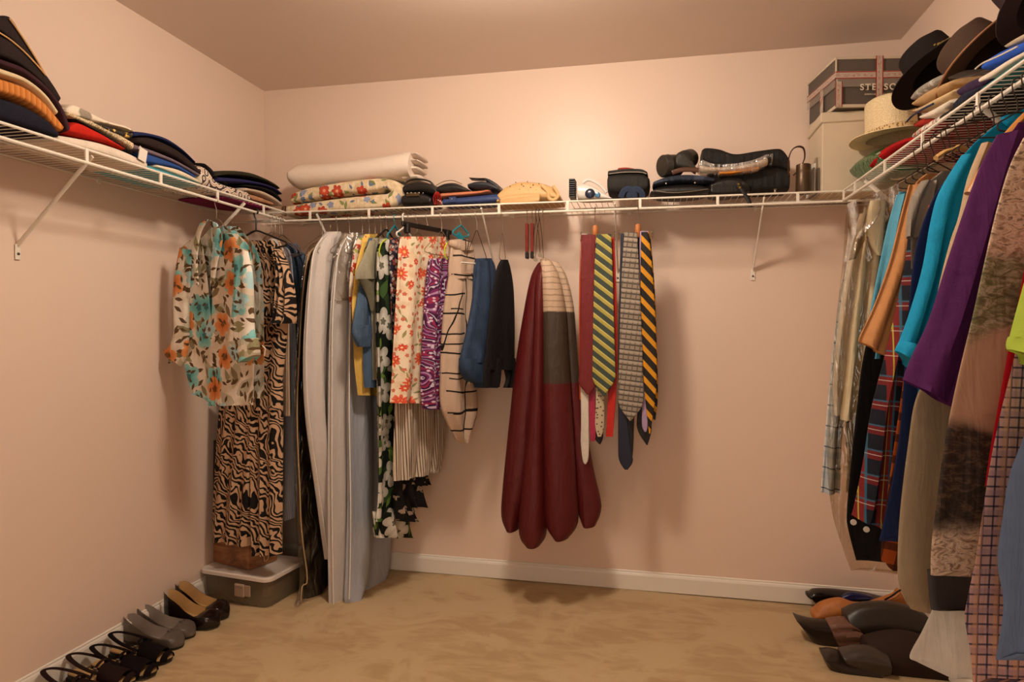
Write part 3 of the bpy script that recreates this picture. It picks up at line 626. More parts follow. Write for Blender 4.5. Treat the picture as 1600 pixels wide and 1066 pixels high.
panel('bodice',M_wind,t,[(376,708,730),(386,705,738),(404,703,742),(424,702,744),(436,704,744)],p,ph,[.008,.02,.026],0,folds=S3,seed=61)
panel('wide_leg',M_wind,t,[(432,702,744),(470,696,742),(520,692,740),(580,690,740),(630,690,746),(660,700,740),(692,718,728)],p,ph,[.026,.032,.034,.03,.012],0,folds=[(4,.004,.014),(9,.001,.004)],seed=61,uo=.07)
panel('waist_tie',M_wind,t,[(428,704,742),(436,704,742)],p,ph,.034,0,folds=S3,seed=61,m=6,uo=.2)
panel('collar',M_wind,t,[(375,704,730),(384,703,736),(392,712,738)],p,ph,.03,0,folds=[],seed=62,m=10,uo=.4)
MB().tube(smooth_path([onP(x,y,p,ph)-np.array([0,.01,0]) for x,y in((700,380),(696,388),(696,398),(700,406))],4),.003,6).build('neck_binding',M_lime,t)
M_den=plain('shade_mottled_denim','2E3D54',.85,.2,noise=1,scale=18,weave=900,vary=.6)  # wide mottling puts lit and shaded tones into the denim colour
p=rb(745); ph=R(62)
hanger('dark wire hanger of the denim jacket',p,ph,M_dwire,half=.06,fall=.11)
t=garment('denim_jacket','blue denim jacket with rolled cuff, right of the windowpane jumpsuit','jacket',p)
panel('body',M_den,t,[(404,744,766),(425,741,774),(480,739,776),(540,738,776),(585,740,777),(606,744,777)],p,ph,.02,0,folds=S3,seed=61)
panel('sleeve',M_den,t,[(408,742,762),(450,738,764),(500,730,762),(545,720,758),(566,716,756)],p,ph,[.012,.026,.030,.034],-.012,folds=[(3,.003,.007)],seed=63)
panel('cuff',M_den,t,[(560,716,758),(578,717,760),(592,724,756),(598,732,752)],p,ph,[.036,.04,.036,.03],-.012,e=2.6,folds=[(3,.003,.005)],seed=64,m=14)
MB().tube([onP(722,411,p,ph)-np.array([0,.02,0]),onP(742,412,p,ph)-np.array([0,.0,0])],.004,8).build('hanger_loop_bar',M_whitepl,t)
for x,y in((742,588),(738,597)): MB().lathe([(.005,0),(.005,.002),(.002,.003)],onP(x,y,p,ph)-np.array([0,.05,0]),10,np.array([[1,0,0],[0,0,1],[0,-1,0]])).build('button',M_wire,t)
p=rb(785); ph=R(72)
t0=hanger('silver wire trouser hanger over the black trousers',p,ph,M_wire,'wire',.025,.09,.10)
t=garment('black_trousers','black trousers folded over a wire hanger left of the red bedspread','trousers',p)
panel('waist',M_black,t,[(406,783,792),(420,776,797),(450,770,802),(500,763,804),(560,757,804),(578,755,803)],p,ph,[.010,.012,.015,.016],0,folds=[(3,.002,.006)],seed=65)
panel('trouser_leg',M_black,t,[(560,756,784),(590,754,782),(605,755,780)],p,ph,.014,0,folds=[(3,.004,.006)],seed=65,m=14)
panel('trouser_leg',M_black,t,[(560,782,804),(590,790,804),(606,786,802)],p,ph,.014,0,folds=[(3,.004,.006)],seed=66,m=14)
# spare hangers
M_redl=plain('dark_red_lacquered_wood','6E1D14',.3,.5)
for k,(px,xb) in enumerate(((824,824),(832,832))):
    p=rb(px); t=thing('clamp_hanger','dark red clamp hanger hanging edge on, '+('nearer the black trousers' if k==0 else 'nearer the red bedspread'),'hanger',tuple(p),'hangers on the rails')
    hook_mb(p,R(90),.055).build('hook',M_wire,t)
    MB().box(p+[0,0,-.115],(.013,.03,.125),bev=.003).build('clamp_bar',M_redl,t,False)
    MB().box(p+[0,0,-.19],(.014,.032,.028),bev=.003).build('clamp_end',M_blackpl,t,False)
for k,px in enumerate((838,843)):
    p=rb(px); t=thing('trouser_hanger',('slim wire trouser hanger with round grips behind the red bedspread hook' if k else 'slim wire trouser hanger next to the dark red clamps'),'hanger',tuple(p),'hangers on the rails')
    hook_mb(p,R(80),.03).build('hook',M_dwire,t)
    for s in(-1,1): 
        MB().tube([p+[0,0,-.03],p+[.010*s,.004*s,-.10],p+[.016*s,.006*s,-.18-.02*k]],.0014,6).build('arm',M_dwire,t)
        MB().lathe([(.004,-.004),(.009,-.004),(.009,.004),(.004,.004)],p+[.016*s,.006*s,-.189-.02*k],12,np.array([[1,0,0],[0,0,1],[0,-1,0]])).build('round_grip',M_wire,t)
# folded bedspread
def m_spread(right):
    def fn(g):
        v=g.sep(g.uv)[1]; n=g.math('MULTIPLY',g.math('SUBTRACT',g.noise(g.uv,30,2).outputs[0],.5),.012); v=g.math('ADD',v,n)
        q=g.noise(g.map(g.uv,(300,120,1)),1,2).outputs[0]
        red=g.mix(q,'42090B','5E1112')
        if not right: return red
        br=g.mix(q,'2E231B','45362A'); f=g.math('FRACT',g.math('MULTIPLY',v,40.)); be=g.mix(g.math('LESS_THAN',f,.18),g.mix(q,'A68C74','BCA188'),'8A725E')
        c=g.mix(g.step(v,Z1-.004,Z1+.004),red,br); return g.mix(g.step(v,Z2-.004,Z2+.004),c,be)
    return fn
p=rb(849); ph=R(-4); Z1=onP(880,598,p,ph)[2]; Z2=onP(880,487,p,ph)[2]
M_spr=patt('dark_red_quilted_satin',m_spread(False),.5,.4,weave=220,bs=.6); M_spr2=patt('banded_quilted_satin',m_spread(True),.55,.35,weave=220,bs=.6)
t=thing('bedspread_hanger','long wire hanger pole carrying the folded red bedspread','hanger',tuple(p),'hangers on the rails')
hook_mb(p,R(85),.10,wire=.0018).build('hook',M_wire,t)
MB().tube([p+[0,0,-.095],p+[0,0,-.245]],.0022,6).build('pole',M_wire,t)
MB().box(p+[0,0,-.243],(.012,.02,.02),bev=.003).build('grip',M_blackpl,t,False)
t=garment('folded_bedspread','dark red quilted bedspread with brown and beige end, folded over one hanger','bedspread',p)
QF=[(2,.002,.004),(14,.0006,.0012)]
panel('fold',M_spr,t,[(412,838,856),(432,828,852),(480,818,850),(560,805,845),(660,794,838),(760,784,828),(806,782,815),(828,790,809)],p,ph,[.02,.05,.06,.065,.06],.02,folds=QF,seed=71,ends=(.012,.008),e=2)
panel('fold',M_spr,t,[(412,845,858),(440,838,856),(500,836,856),(600,832,856),(700,824,856),(800,814,856),(835,815,854),(849,826,846)],p,ph,[.02,.06,.075,.08,.07],-.012,folds=QF,seed=72,ends=(.012,.006),e=2)
panel('fold',M_spr2,t,[(408,846,862),(430,847,874),(480,849,884),(560,850,890),(660,850,896),(760,852,902),(815,854,904),(838,868,890)],p,ph,[.02,.055,.07,.075,.06],-.016,folds=QF,seed=73,ends=(.012,.006),e=2)
panel('fold',M_spr2,t,[(410,855,870),(432,866,882),(480,878,893),(560,884,899),(660,890,911),(740,894,925),(796,898,937),(826,908,928)],p,ph,[.015,.035,.045,.05,.05],.052,folds=QF,seed=74,ends=(.012,.006),e=2)
# tie racks
def cloth(name,c,**k): return plain(name,c,.55,.35,weave=700,**k)
M_mar=cloth('maroon_silk','6B1A1C'); M_rsil=cloth('bright_red_silk','B01E14'); M_wsil=cloth('white_silk','CFC2B4'); M_osil=cloth('orange_silk','B4501A'); M_pink=cloth('magenta_silk','9A2440'); M_dark=cloth('near_black_silk','1B1618'); M_navy=cloth('navy_silk','1D2030'); M_lil=cloth('lilac_silk','A58BAA')
M_gstr=patt('green_and_gold_regimental_stripe',p_diag([('3C463F',5),('A79A4C',3),('C2B76A',1)],.036,R(38)),.5,weave=700)
M_ystr=patt('black_and_yellow_stripe',p_diag([('231F1C',4),('C98A1E',3)],.042,R(48)),.5,weave=700)
M_chk=patt('grey_check_silk',p_plaid('8D8072',[(1,.021,.006,0,'3E362F',.9),(0,.021,.005,0,'5A4F46',.8),(1,.042,.01,.01,'B5A898',.5)],.12),.55,weave=700)
M_crm=patt('cream_dotted_silk',lambda g:flower_layer(g,'B9A88C',60,.004,4,'5A4634',None,.8,1),.6,weave=700)
M_wood=plain('orange_hanger_wood','B06A34',.45,.4,bump=.2,scale=20)
def rack(label,px,x0,x1,yb,ywood):
    p=rb(px); p0=onY(x0,yb,p[1]); p1=onY(x1,yb,p[1]); zb=(p0[2]+p1[2])/2
    t=thing('tie_hanger',label,'hanger',tuple(p),'hangers on the rails')
    hook_mb(p,R(88),p[2]-onY(px,ywood[0],p[1])[2]+.004).build('hook',M_wire,t)
    za,zc=onY(px,ywood[0],p[1])[2],onY(px,ywood[1],p[1])[2]
    MB().lathe([(.006,-.5),(.011,-.42),(.0125,0),(.011,.40),(.005,.5)],(p[0],p[1],(za+zc)/2),14,np.diag([1,.8,(za-zc)])).build('wooden_body',M_wood,t)
    MB().tube([(p0[0],p[1],zb),(p1[0],p[1],zb)],.0022,6).build('tie_bar',M_wire,t)
    for x in(p0[0],p1[0]):
        for k in range(3): MB().tube(smooth_path([(x,p[1]+.008,zb+.008-k*.014),(x+.004,p[1]-.006,zb+.010-k*.014),(x+.002,p[1]-.012,zb-.002-k*.014)],3),.0018,6).build('bar_clip',M_wire,t)
    return p
def tie(label,mat,p,rows,off,seed,grp,tail=None,mt=None,th=.0035):
    t=garment('necktie',label,'tie',(p[0],p[1],p[2]-.1),grp)
    panel('blade',mat,t,rows,p,0.,th,off,folds=[(1,.001,.002)],seed=seed,m=30,n=20,e=3,hem=0,uo=seed*.01)
    if tail: panel('tail',mt or mat,t,tail,p,0.,th,off+.016,folds=[(1,.001,.002)],seed=seed+1,m=20,n=18,e=3,hem=0)
    return t
p=rack('wooden tie hanger with wire hook, left of two, beside the bedspread',930,907,960,366,(352,373))
GT='ties on the left tie hanger'
tie('maroon silk tie, leftmost wide one on the left tie hanger',M_mar,p,[(368,909,931),(420,908,931),(500,907,930),(580,906,933),(598,905,934),(616,918,922)],-.022,81,GT)
tie('dark green tie with gold diagonal stripes on the left tie hanger',M_gstr,p,[(368,933,956),(420,930,958),(500,928,960),(570,927,962),(594,928,961),(618,943,945)],-.036,82,GT)
tie('bright red tie at the right end of the left tie hanger',M_rsil,p,[(372,953,960),(440,953,963),(540,952,965),(600,951,964),(682,947,958)],-.010,83,GT)
tie('white tie with a long narrow tail on the left tie hanger',M_wsil,p,[(366,907,918),(450,907,917),(560,907,917),(600,907,919),(660,908,920),(712,907,920),(725,913,916)],-.002,84,GT)
tie('orange tie, only its left edge showing beside the maroon tie',M_osil,p,[(372,906,915),(470,904,914),(560,904,913),(625,905,912)],.012,85,GT)
tie('magenta tie tail hanging under the maroon tie',M_pink,p,[(380,919,928),(500,919,929),(620,920,930),(680,922,931),(690,925,928)],-.002,86,GT)
tie('cream dotted tie tail under the green striped tie',M_crm,p,[(380,931,940),(500,931,941),(620,931,944),(664,930,944),(682,934,940)],-.004,87,GT)
tie('near black tie tail, lowest tip under the cream dotted tie',M_dark,p,[(380,930,942),(560,931,942),(660,928,942),(684,928,942),(695,936,938)],.012,88,GT)
p=rack('wooden tie hanger with wire hook, right of two, nearer the white box',997,966,1019,363,(350,372))
GT='ties on the right tie hanger'
tie('grey checked tie, widest on the right tie hanger',M_chk,p,[(365,976,996),(430,972,999),(520,969,1003),(600,967,1005),(632,968,1004),(656,984,987)],-.030,91,GT)
tie('black and yellow striped tie in front on the right tie hanger',M_ystr,p,[(364,1002,1014),(430,1001,1020),(520,1002,1025),(600,1006,1026),(650,1011,1020),(676,1014,1016)],-.024,92,GT)
tie('second black and yellow striped tie, rightmost, narrower',M_ystr,p,[(366,1008,1016),(450,1011,1023),(560,1013,1027),(620,1013,1028),(656,1010,1024)],-.006,93,GT)
tie('lilac tie behind the front yellow striped tie',M_lil,p,[(362,1000,1014),(400,999,1010),(520,999,1010),(620,1003,1011),(662,1003,1012),(674,1007,1010)],-.012,94,GT)
tie('navy tie at the left end of the right tie hanger',M_navy,p,[(366,970,979),(450,968,978),(560,966,977),(640,966,979),(700,966,986),(720,968,989),(733,976,981)],-.012,95,GT)
tie('near black tie, long dark tail below the grey checked tie',M_dark,p,[(366,990,1000),(500,984,1002),(640,976,992),(690,970,990),(716,972,988),(731,979,982)],-.002,96,GT)
tie('near black tie, short tail under the lilac tie',M_dark,p,[(372,1000,1009),(560,1000,1010),(640,996,1016),(672,996,1018),(696,1010,1012)],.008,97,GT)
# ---------------------------------------------------------------- clothes on the right rail, far to near
XE=W-.075; GR=[(4,.004,.012),(9,.001,.003)]
def rgar(name,label,cat,Y,mat,body,sleeves=(),th=.010,hl=None,hk='wire',hb=None,folds=GR,seed=0,bt=None,drop=.062,xe=XE,sth=None,hooks=True,half=.05,fall=.03):
    p=rr(Y)
    if hl: hanger(hl,p,0.,hb or M_dwire,hk,half,drop,fall,hookmat=M_dwire)
    t=garment(name,label,cat,p)
    if body: panel(bt or 'body',mat,t,body,p,0.,th,0,folds=folds,seed=101 if folds is GR else seed,XR=xe,m=40,n=48)
    for k,s in enumerate(sleeves): panel('sleeve',mat,t,s,p,0.,sth or [.010,.015,.016,.016],-.008,folds=[(3,.005,.013),(7,.001,.003)],seed=seed+k+1,uo=.23,m=34,n=30)
    return t,p
N=None
M_wpl=patt('white_shirt_blue_windowpane',p_plaid('BDBBB6',[(0,.055,.022,0,'8C98A2',.6),(1,.06,.02,0,'8C98A2',.6),(0,.055,.004,.03,'48535F',.9),(1,.06,.004,.03,'48535F',.9)],.06),.8)
rgar('plaid_shirt','white shirt with pale blue plaid, farthest on the right rail','shirt',-1.045,M_wpl,[(335,1345,N,335),(380,1336,N,380),(480,1328,N,480),(620,1322,N,620),(700,1322,N,700)],
     [[(350,1335,1362),(430,1318,1346),(520,1304,1332),(610,1295,1322),(690,1288,1313),(745,1284,1311),(769,1282,1311)]],hl='dark wire hanger of the white plaid shirt',seed=101)
M_wsh=plain('white_shirt_cotton','C9C2B6',.8,.2,weave=500); M_crm2=plain('cream_jacket_cotton','B9A98A',.8,.2,weave=400)
rgar('white_shirt','white long sleeved shirt under the clear film, beside the cream jacket','shirt',-1.105,M_wsh,[(325,1350,N,325),(370,1342,N,370),(480,1332,N,480),(650,1330,N,650)],
     [[(335,1342,1366),(400,1325,1350),(500,1309,1336),(590,1300,1326),(648,1302,1318)]],hl='dark wire hanger of the white shirt',seed=104)
t,p=rgar('cream_jacket','cream jacket with broad collar under the clear film','jacket',-1.155,M_crm2,[(318,1364,N,312),(360,1352,N,360),(480,1340,N,480),(620,1328,N,620),(770,1322,N,770)],
     [[(330,1356,1385),(400,1344,1376),(500,1330,1364),(590,1320,1350),(655,1312,1342)]],hl='dark wire hanger of the cream jacket',seed=107)
panel('collar',M_crm2,t,[(318,1352,1376),(350,1346,1374),(385,1352,1372),(402,1362,1370)],p,0.,.008,-.04,folds=[],seed=108,m=16,n=20)
MB().tube([onP(1388,331,p+[0,-.03,0],0.),onP(1406,326,p+[0,-.03,0],0.)],.011,14).build('cardboard_tube',plain('tan_cardboard','B08C60',.8),t)
t,p=rgar('clear_clothes_cover','crinkled clear plastic cover over the white shirt and cream jacket','garment bag',-1.178,M_film2,None)
panel('clear_cover',M_film,t,[(1322,322,N,300),(1320,350,N,350),(1315,420,N,420),(1304,520,N,520),(1296,620,N,620),(1292,720,N,720),(1300,800,N,800),(1318,860,N,860),(1330,892,N,892)],p,0.,.006,.0,folds=GR,seed=101,XR=XE,m=44)
panel('film_shoulder',M_film2,t,[(1322,320,1400,290),(1324,345,1398,330),(1322,380,1352,372),(1318,410,1334,405)],p,0.,.006,-.015,folds=[(5,.004,.008)],seed=112,m=24)
M_lbl=plain('light_blue_cotton','4E8DA6',.8,.2,weave=500)
M_tan=plain('tan_cotton','B07A4B',.8,.2,weave=500); M_greyc=plain('grey_beige_cotton','7E7468',.8,.2,weave=500)
M_blk=plain('black_shirt_cotton','100D0D',.8,.2,weave=500); M_nav=plain('navy_cotton','1E2A52',.8,.2,weave=500)
rgar('light_blue_shirt','light blue long sleeved shirt between the cream jacket and the tan shirt','shirt',-1.222,M_lbl,[(300,1404,N,290),(340,1392,N,340),(450,1376,N,450),(560,1364,N,560)],
     [[(305,1400,1420),(350,1387,1410),(410,1374,1400),(480,1360,1390),(560,1348,1380)]],hl='dark wire hanger of the light blue shirt',hb=M_dwire,seed=114)
t,p=rgar('black_shirt','long black shirt with pale snaps hanging below the tan shirt','shirt',-1.25,M_blk,[(320,1410,N,310),(400,1392,N,400),(540,1352,N,540),(640,1338,N,640),(740,1328,N,740),(800,1323,N,800),(826,1325,N,826),(876,1338,N,884)],[],hl='dark wire hanger of the black shirt',hb=M_dwire,seed=117)
for x,y in((1329,812),(1349,823),(1346,747)): MB().lathe([(.0075,0),(.0075,.002),(.004,.004),(.001,.004)],onP(x,y,p,0.)-np.array([0,.026,0]),14,np.array([[1,0,0],[0,0,1],[0,-1,0]])).build('snap',M_whitepl,t)
rgar('tan_shirt','tan short sleeved shirt right of the light blue shirt','shirt',-1.30,M_tan,[(272,1446,N,250),(300,1424,N,300),(400,1408,N,400),(540,1392,N,540)],
     [[(290,1418,1448),(340,1405,1440),(410,1388,1424),(480,1364,1402),(1342,528,1388,540),(1346,536,1380,556)]],hl='pale wooden hanger of the tan shirt',hk='wood',hb=plain('pale_hanger_wood','C69A5E',.45,.4,bump=.2,scale=20),seed=120)
def m_rplaid(base):
    return p_plaid(base,[(0,.05,.02,0,'7A1E1A',.75),(1,.06,.022,0,'6E1A18',.7),(0,.05,.004,.03,'2F5A70',.8),(1,.06,.004,.04,'2F5A70',.8),(0,.05,.002,.04,'A8A23C',.8),(1,.06,.002,.05,'B9B0A4',.6)],.05)
M_rpl=patt('red_and_navy_plaid',m_rplaid('12141F'),.8); M_opl=patt('orange_and_black_plaid',p_plaid('A24A1A',[(0,.05,.02,0,'2A1710',.8),(1,.05,.018,0,'3A1C10',.8)],.2),.8)
t,p=rgar('red_plaid_shirt','dark red and navy plaid shirt whose sleeve hangs over the black shirt','shirt',-1.35,M_rpl,[(300,1450,N,290),(330,1430,N,330),(420,1418,N,420),(560,1404,N,560),(700,1392,N,700),(820,1384,N,820)],
     [[(330,1424,1450),(420,1412,1440),(500,1396,1426),(560,1382,1412),(640,1362,1400),(720,1350,1394),(790,1336,1386),(1332,806,1376,824)]],hl='dark wire hanger of the red plaid shirt',hb=M_dwire,seed=123)
rgar('grey_beige_shirt','grey beige short sleeved shirt wedged left of the navy shirt','shirt',-1.392,M_greyc,[(268,1470,N,262),(300,1436,N,300),(340,1424,N,340),(420,1424,N,420)],[[(284,1438,1462),(310,1422,1456),(345,1414,1448),(372,1411,1442)]],hl='dark wire hanger of the grey beige shirt',seed=126)
rgar('orange_plaid_shirt','shirt with an orange and black plaid tail below the navy shirt','shirt',-1.425,M_opl,[(320,1450,N,320),(600,1410,N,600),(845,1377,N,845),(880,1384,N,880),(893,1396,N,895)],[],hl='dark wire hanger of the orange plaid shirt',hb=M_dwire,seed=129)
rgar('navy_shirt','navy blue long shirt left of the turquoise polo shirt','shirt',-1.465,M_nav,[(256,1500,N,240),(290,1470,N,290),(330,1448,N,330),(400,1428,N,400),(520,1416,N,520),(650,1408,N,650),(740,1396,N,740),(800,1384,N,800),(846,1374,N,846)],[],hl='dark wire hanger of the navy shirt',hb=M_dwire,seed=132)
M_turq=plain('turquoise_pique','0A86B0',.8,.2,weave=700); M_beige=plain('beige_knit','AF9678',.85,.2,weave=500); M_khaki=plain('khaki_twill','96836A',.85,.2,weave=700); M_purpl=plain('purple_pique','4A1B4E',.85,.15,weave=700)
t,p=rgar('turquoise_polo_shirt','bright turquoise polo shirt in the middle of the right rail','shirt',-1.52,M_turq,[(1560,192,N,180),(1512,234,N,234),(1478,290,N,290),(1462,350,N,350),(1452,430,N,430),(1440,540,N,540),(1432,640,N,640)],
     [[(1500,244,1540,244),(1466,300,1520,300),(1452,350,1504,350),(1440,420,1486,420),(1420,490,1468,490),(1402,540,1450,560)]],hl='dark wire hanger of the turquoise polo shirt',hb=M_dwire,seed=135)
panel('sleeve_band',M_turq,t,[(1404,532,1452,548),(1400,540,1446,566),(1397,548,1438,592)],p,0.,.028,-.013,folds=[(3,.013,.013),(7,.003,.003)],seed=136,m=14)
panel('collar',M_turq,t,[(1560,186,1640,160),(1566,196,1650,175),(1580,204,1660,186)],p,0.,.02,-.01,folds=[],seed=138,m=12)
rgar('khaki_trousers','long khaki trousers hanging below the turquoise and purple polo shirts','trousers',-1.56,M_khaki,[(570,1462,N,570),(620,1430,N,620),(700,1416,N,700),(800,1404,N,800),(880,1400,N,880),(915,1404,N,915),(950,1421,N,968)],[],bt='trouser_legs',hl='pale clip hanger of the khaki trousers',seed=141,half=.15,folds=[(5,.006,.014),(9,.001,.003)])
rgar('beige_knit_shirt','beige long sleeved knit shirt between the turquoise and purple polo shirts','shirt',-1.595,M_beige,[(1575,215,N,200),(1540,235,N,235),(1520,290,N,290),(1512,400,N,400),(1500,560,N,560)],
     [[(1530,226,1570,226),(1508,280,1552,280),(1494,340,1534,340),(1480,380,1524,380),(1462,450,1510,450),(1450,520,1500,520),(1444,600,1490,600)]],hl='dark wire hanger of the beige knit shirt',seed=144)
M_hw=plain('honey_hanger_wood','B87A34',.4,.45,bump=.2,scale=20)
p=rr(-1.64); hanger('honey coloured wooden hanger in front of the beige knit shirt',p,0.,M_hw,'wood',.12,.085,.19)
t,p=rgar('purple_polo_shirt','deep purple polo shirt with wide hanging sleeve','shirt',-1.70,M_purpl,[(1590,192,N,170),(1560,240,N,240),(1540,300,N,300),(1525,420,N,420),(1510,560,N,560),(1500,720,N,720)],
     [[(1556,212,1610,205),(1530,262,1600,262),(1506,330,1584,330),(1480,410,1562,410),(1452,500,1534,500),(1428,552,1516,564),(1418,576,1508,596),(1412,594,1494,640)]],hl='dark wire hanger of the purple polo shirt',seed=147,sth=[.012,.02,.024,.026])
# printed landscape shirt dress
def m_land(g):
    o=g.sep(g.uv); v=g.math('ADD',o[1],g.math('MULTIPLY',g.math('SUBTRACT',g.noise(g.map(g.uv,(5,9,1)),1,3).outputs[0],.5),.16))
    n=g.noise(g.map(g.uv,(46,80,1)),1,5,.72,.8).outputs[0]
    rock=g.ramp(n,[(.3,'4E3D30'),(.43,'9A7C64'),(.52,'CDB29A'),(.62,'6E5644')]); moss=g.ramp(n,[(.3,'2C2A1E'),(.5,'6B6443'),(.62,'9C9278'),(.75,'3C3A28')])
    dark=g.ramp(n,[(.3,'17120E'),(.5,'2E2319'),(.66,'5A4330'),(.8,'1B1512')]); sky='A58368'
    def z(a,b,x,y): return g.mix(g.step(v,x-.02,x+.02),a,b)
    c=z('2A211D',rock,.42,0); c=z(c,moss,.62,0); c=z(c,rock,.74,0); c=z(c,dark,.86,0); c=z(c,sky,1.06,0); c=z(c,moss,1.20,0); return z(c,rock,1.34,0)
M_land=patt('mountain_landscape_print',m_land,.6,.3)
LR=[(1600,215,N,190),(1578,260,N,260),(1557,330,N,330),(1538,410,N,410),(1520,490,N,490),(1500,570,N,570),(1484,640,N,640),(1470,715,N,715),(1460,790,N,790),(1452,850,N,850),(1450,895,N,905)]
t,p=rgar('landscape_print_dress','long dress printed with a rocky mountain landscape','dress',-1.80,M_land,LR,[],hl='wooden hanger of the landscape print dress',hk='wood',hb=M_hw,seed=153,folds=[(4,.005,.014),(9,.002,.004)],th=.02,bt='printed_panel')
panel('dark_hem',plain('dark_brown_satin','2A211E',.6,.35),t,[(1450,892,N,902),(1450,930,N,945),(1450,948,N,975)],p,0.,.019,0,folds=[(4,.014,.015)],seed=153,XR=XE,m=12)
t2,p2=rgar('white_shirt_tail','plain white shirt tail hanging lowest under the landscape print dress','shirt',-1.768,M_wsh,[(700,1510,N,700),(880,1480,N,880),(1462,936,N,960),(1441,984,N,1010),(1421,1024,N,1075),(1436,1036,N,1090),(1490,1062,N,1110)],[],seed=156,th=.008)
M_red=plain('bright_red_cotton','B01220',.8,.2,weave=500); M_limec=plain('lime_pique','9CB23C',.8,.2,weave=700); M_bg=plain('blue_grey_cotton','5A6A86',.8,.2,weave=500)
M_pch=patt('pink_check_shirting',p_plaid('B58C84',[(0,.0155,.003,0,'22243C',.85),(1,.0155,.003,0,'22243C',.85),(0,.031,.008,.006,'C98F62',.4),(1,.031,.008,.012,'8A6A78',.4)],.03),.8)
rgar('red_shirt','bright red shirt, a thin strip left of the pink checked shirt','shirt',-1.885,M_red,[(1625,300,N,290),(1606,380,N,380),(1590,470,N,470),(1572,560,N,560),(1558,640,N,640),(1548,700,N,700),(1540,760,N,760)],[],hl='dark wire hanger of the bright red shirt',seed=159)
rgar('pink_checked_shirt','long pink shirt with navy check near the right edge','shirt',-1.935,M_pch,[(1640,340,N,330),(1600,480,N,480),(1578,575,N,575),(1560,645,N,645),(1544,720,N,720),(1531,800,N,800),(1520,870,N,870),(1507,930,N,930),(1502,962,N,962),(1510,1010,N,1010),(1514,1062,N,1064)],[],hl='dark wire hanger of the pink checked shirt',seed=162,folds=[(4,.006,.016),(8,.002,.005)])
t,p=rgar('lime_polo_shirt','lime green polo shirt sleeve at the right edge','shirt',-1.99,M_limec,[(1680,300,N,290),(1650,420,N,420),(1630,560,N,560),(1622,700,N,700)],[[(1640,330,1690,330),(1615,400,1670,400),(1596,470,1650,470),(1580,528,1640,536)]],hl='dark wire hanger of the lime polo shirt',seed=165)
panel('sleeve_band',M_limec,t,[(1581,526,1642,534),(1578,536,1640,556),(1576,546,1636,586)],p,0.,.03,-.013,folds=[(3,.013,.013),(7,.003,.003)],seed=166,m=14)
rgar('blue_grey_shirt','blue grey shirt, nearest at the right edge','shirt',-2.05,M_bg,[(1700,380,N,370),(1660,520,N,520),(1622,620,N,620),(1600,690,N,690),(1580,745,N,745),(1570,810,N,810),(1562,880,N,880),(1572,950,N,950),(1560,1035,N,1040)],[],hl='dark wire hanger of the blue grey shirt',seed=168,folds=[(4,.006,.018),(7,.002,.006)])
# ---------------------------------------------------------------- folded clothes on the left shelf
LX=SD-.022
def fold(name,label,cat,mat,rows,group=None,th=.118,ends=(.014,.014),folds=((2,.001,.001),),seed=0,layers=2,X=None,Y=None,e=4.5,rz=0.,band=None,side='L',t=None,part='folded_cloth',m=30,n=40,front=0.):
    """a folded garment on a shelf: rows give its front face's top and bottom edge; it runs th*2 back from that face"""
    if side=='L': o=np.array([(X or LX)-front,0,0]); phi=R(90); off=th
    elif side=='B': o=np.array([0,(Y or -SD+.02)+front,0]); phi=0.; off=th
    else: o=np.array([(X or W-SD+.02)+front,0,0]); phi=R(90); off=-th
    if t is None: t=garment(name,label,cat,onP(*rows[len(rows)//2][2:4],o,phi)+np.array([-math.sin(phi),math.cos(phi),0])*off,group)
    panel(part,mat,t,rows,o,phi,th,off,e=e,folds=list(folds),seed=seed,ends=ends,m=m,n=n,hem=0,squash=1.7 if e>=4 else 0)
    return t,o,phi
def seam(t,pts,o,phi,mat,r=.0022,name='piping',fwd=.004):
    nv=np.array([-math.sin(phi),math.cos(phi),0.]); s=-1 if (CAM-np.asarray(o))@nv>0 else 1
    MB().tube(smooth_path([onP(x,y,o,phi)-nv*fwd*s for x,y in pts],4),r,6).build(name,mat,t)
K=lambda n,c,**k: plain(n,c,.9,.12,weave=450,**k)
M_nknit=K('dark_navy_knit','1E1D28'); M_plum=K('plum_knit','3A2228'); M_dkb=K('dark_brown_fleece','2A211F',noise=1,scale=300); M_crk=K('cream_knit','D3BC96')
gg=G('orange_rib_knit',.9,.1); w=gg.math('FRACT',gg.math('MULTIPLY',gg.sep(gg.obj)[1],62.)); gg.col(gg.mix(w,'A9602A','D08848')); gg.bump(w,.8,.004); M_orib=gg.m
M_bgd=K('blue_grey_denim_fold','6E747E'); M_whk=K('white_fold_cotton','D8C7B5'); M_redk=K('red_fold_cotton','B8251A'); M_tanp=plain('tan_edge_piping','C99A66',.6)
GA='folded clothes at the near end of the left shelf'; GB='folded clothes in the second stack of the left shelf'; GC='folded clothes in the blue stack of the left shelf'; GE='folded clothes at the corner of the left shelf'
fold('folded_jeans','blue grey denim lying flat on the wires under the first two stacks','trousers',M_bgd,[(-70,166,-70,169.5),(0,188.5,0,192),(100,221,100,225),(190,251,190,255)],GA,th=.10,seed=201,front=.03)
fold('folded_sweater','dark navy sweater at the bottom of the nearest stack','sweater',M_nknit,[(-80,118,-80,165),(-30,134,-30,181),(0,148,0,190),(40,162,40,202),(75,184,75,213),(92,206,90,217)],GA,seed=202)
fold('folded_sweater','orange ribbed sweater in the nearest stack','sweater',M_orib,[(-70,92,-70,121),(-20,110,-20,139),(0,119,0,147),(40,133,40,161),(70,156,70,183),(90,180,87,202),(101,196,96,206)],GA,seed=203)
fold('folded_shirt','thin cream shirt above the orange ribbed sweater','shirt',M_crk,[(-70,78,-70,91),(0,104,0,118),(40,120,40,132),(70,144,70,155),(91,172,88,180)],GA,seed=204)
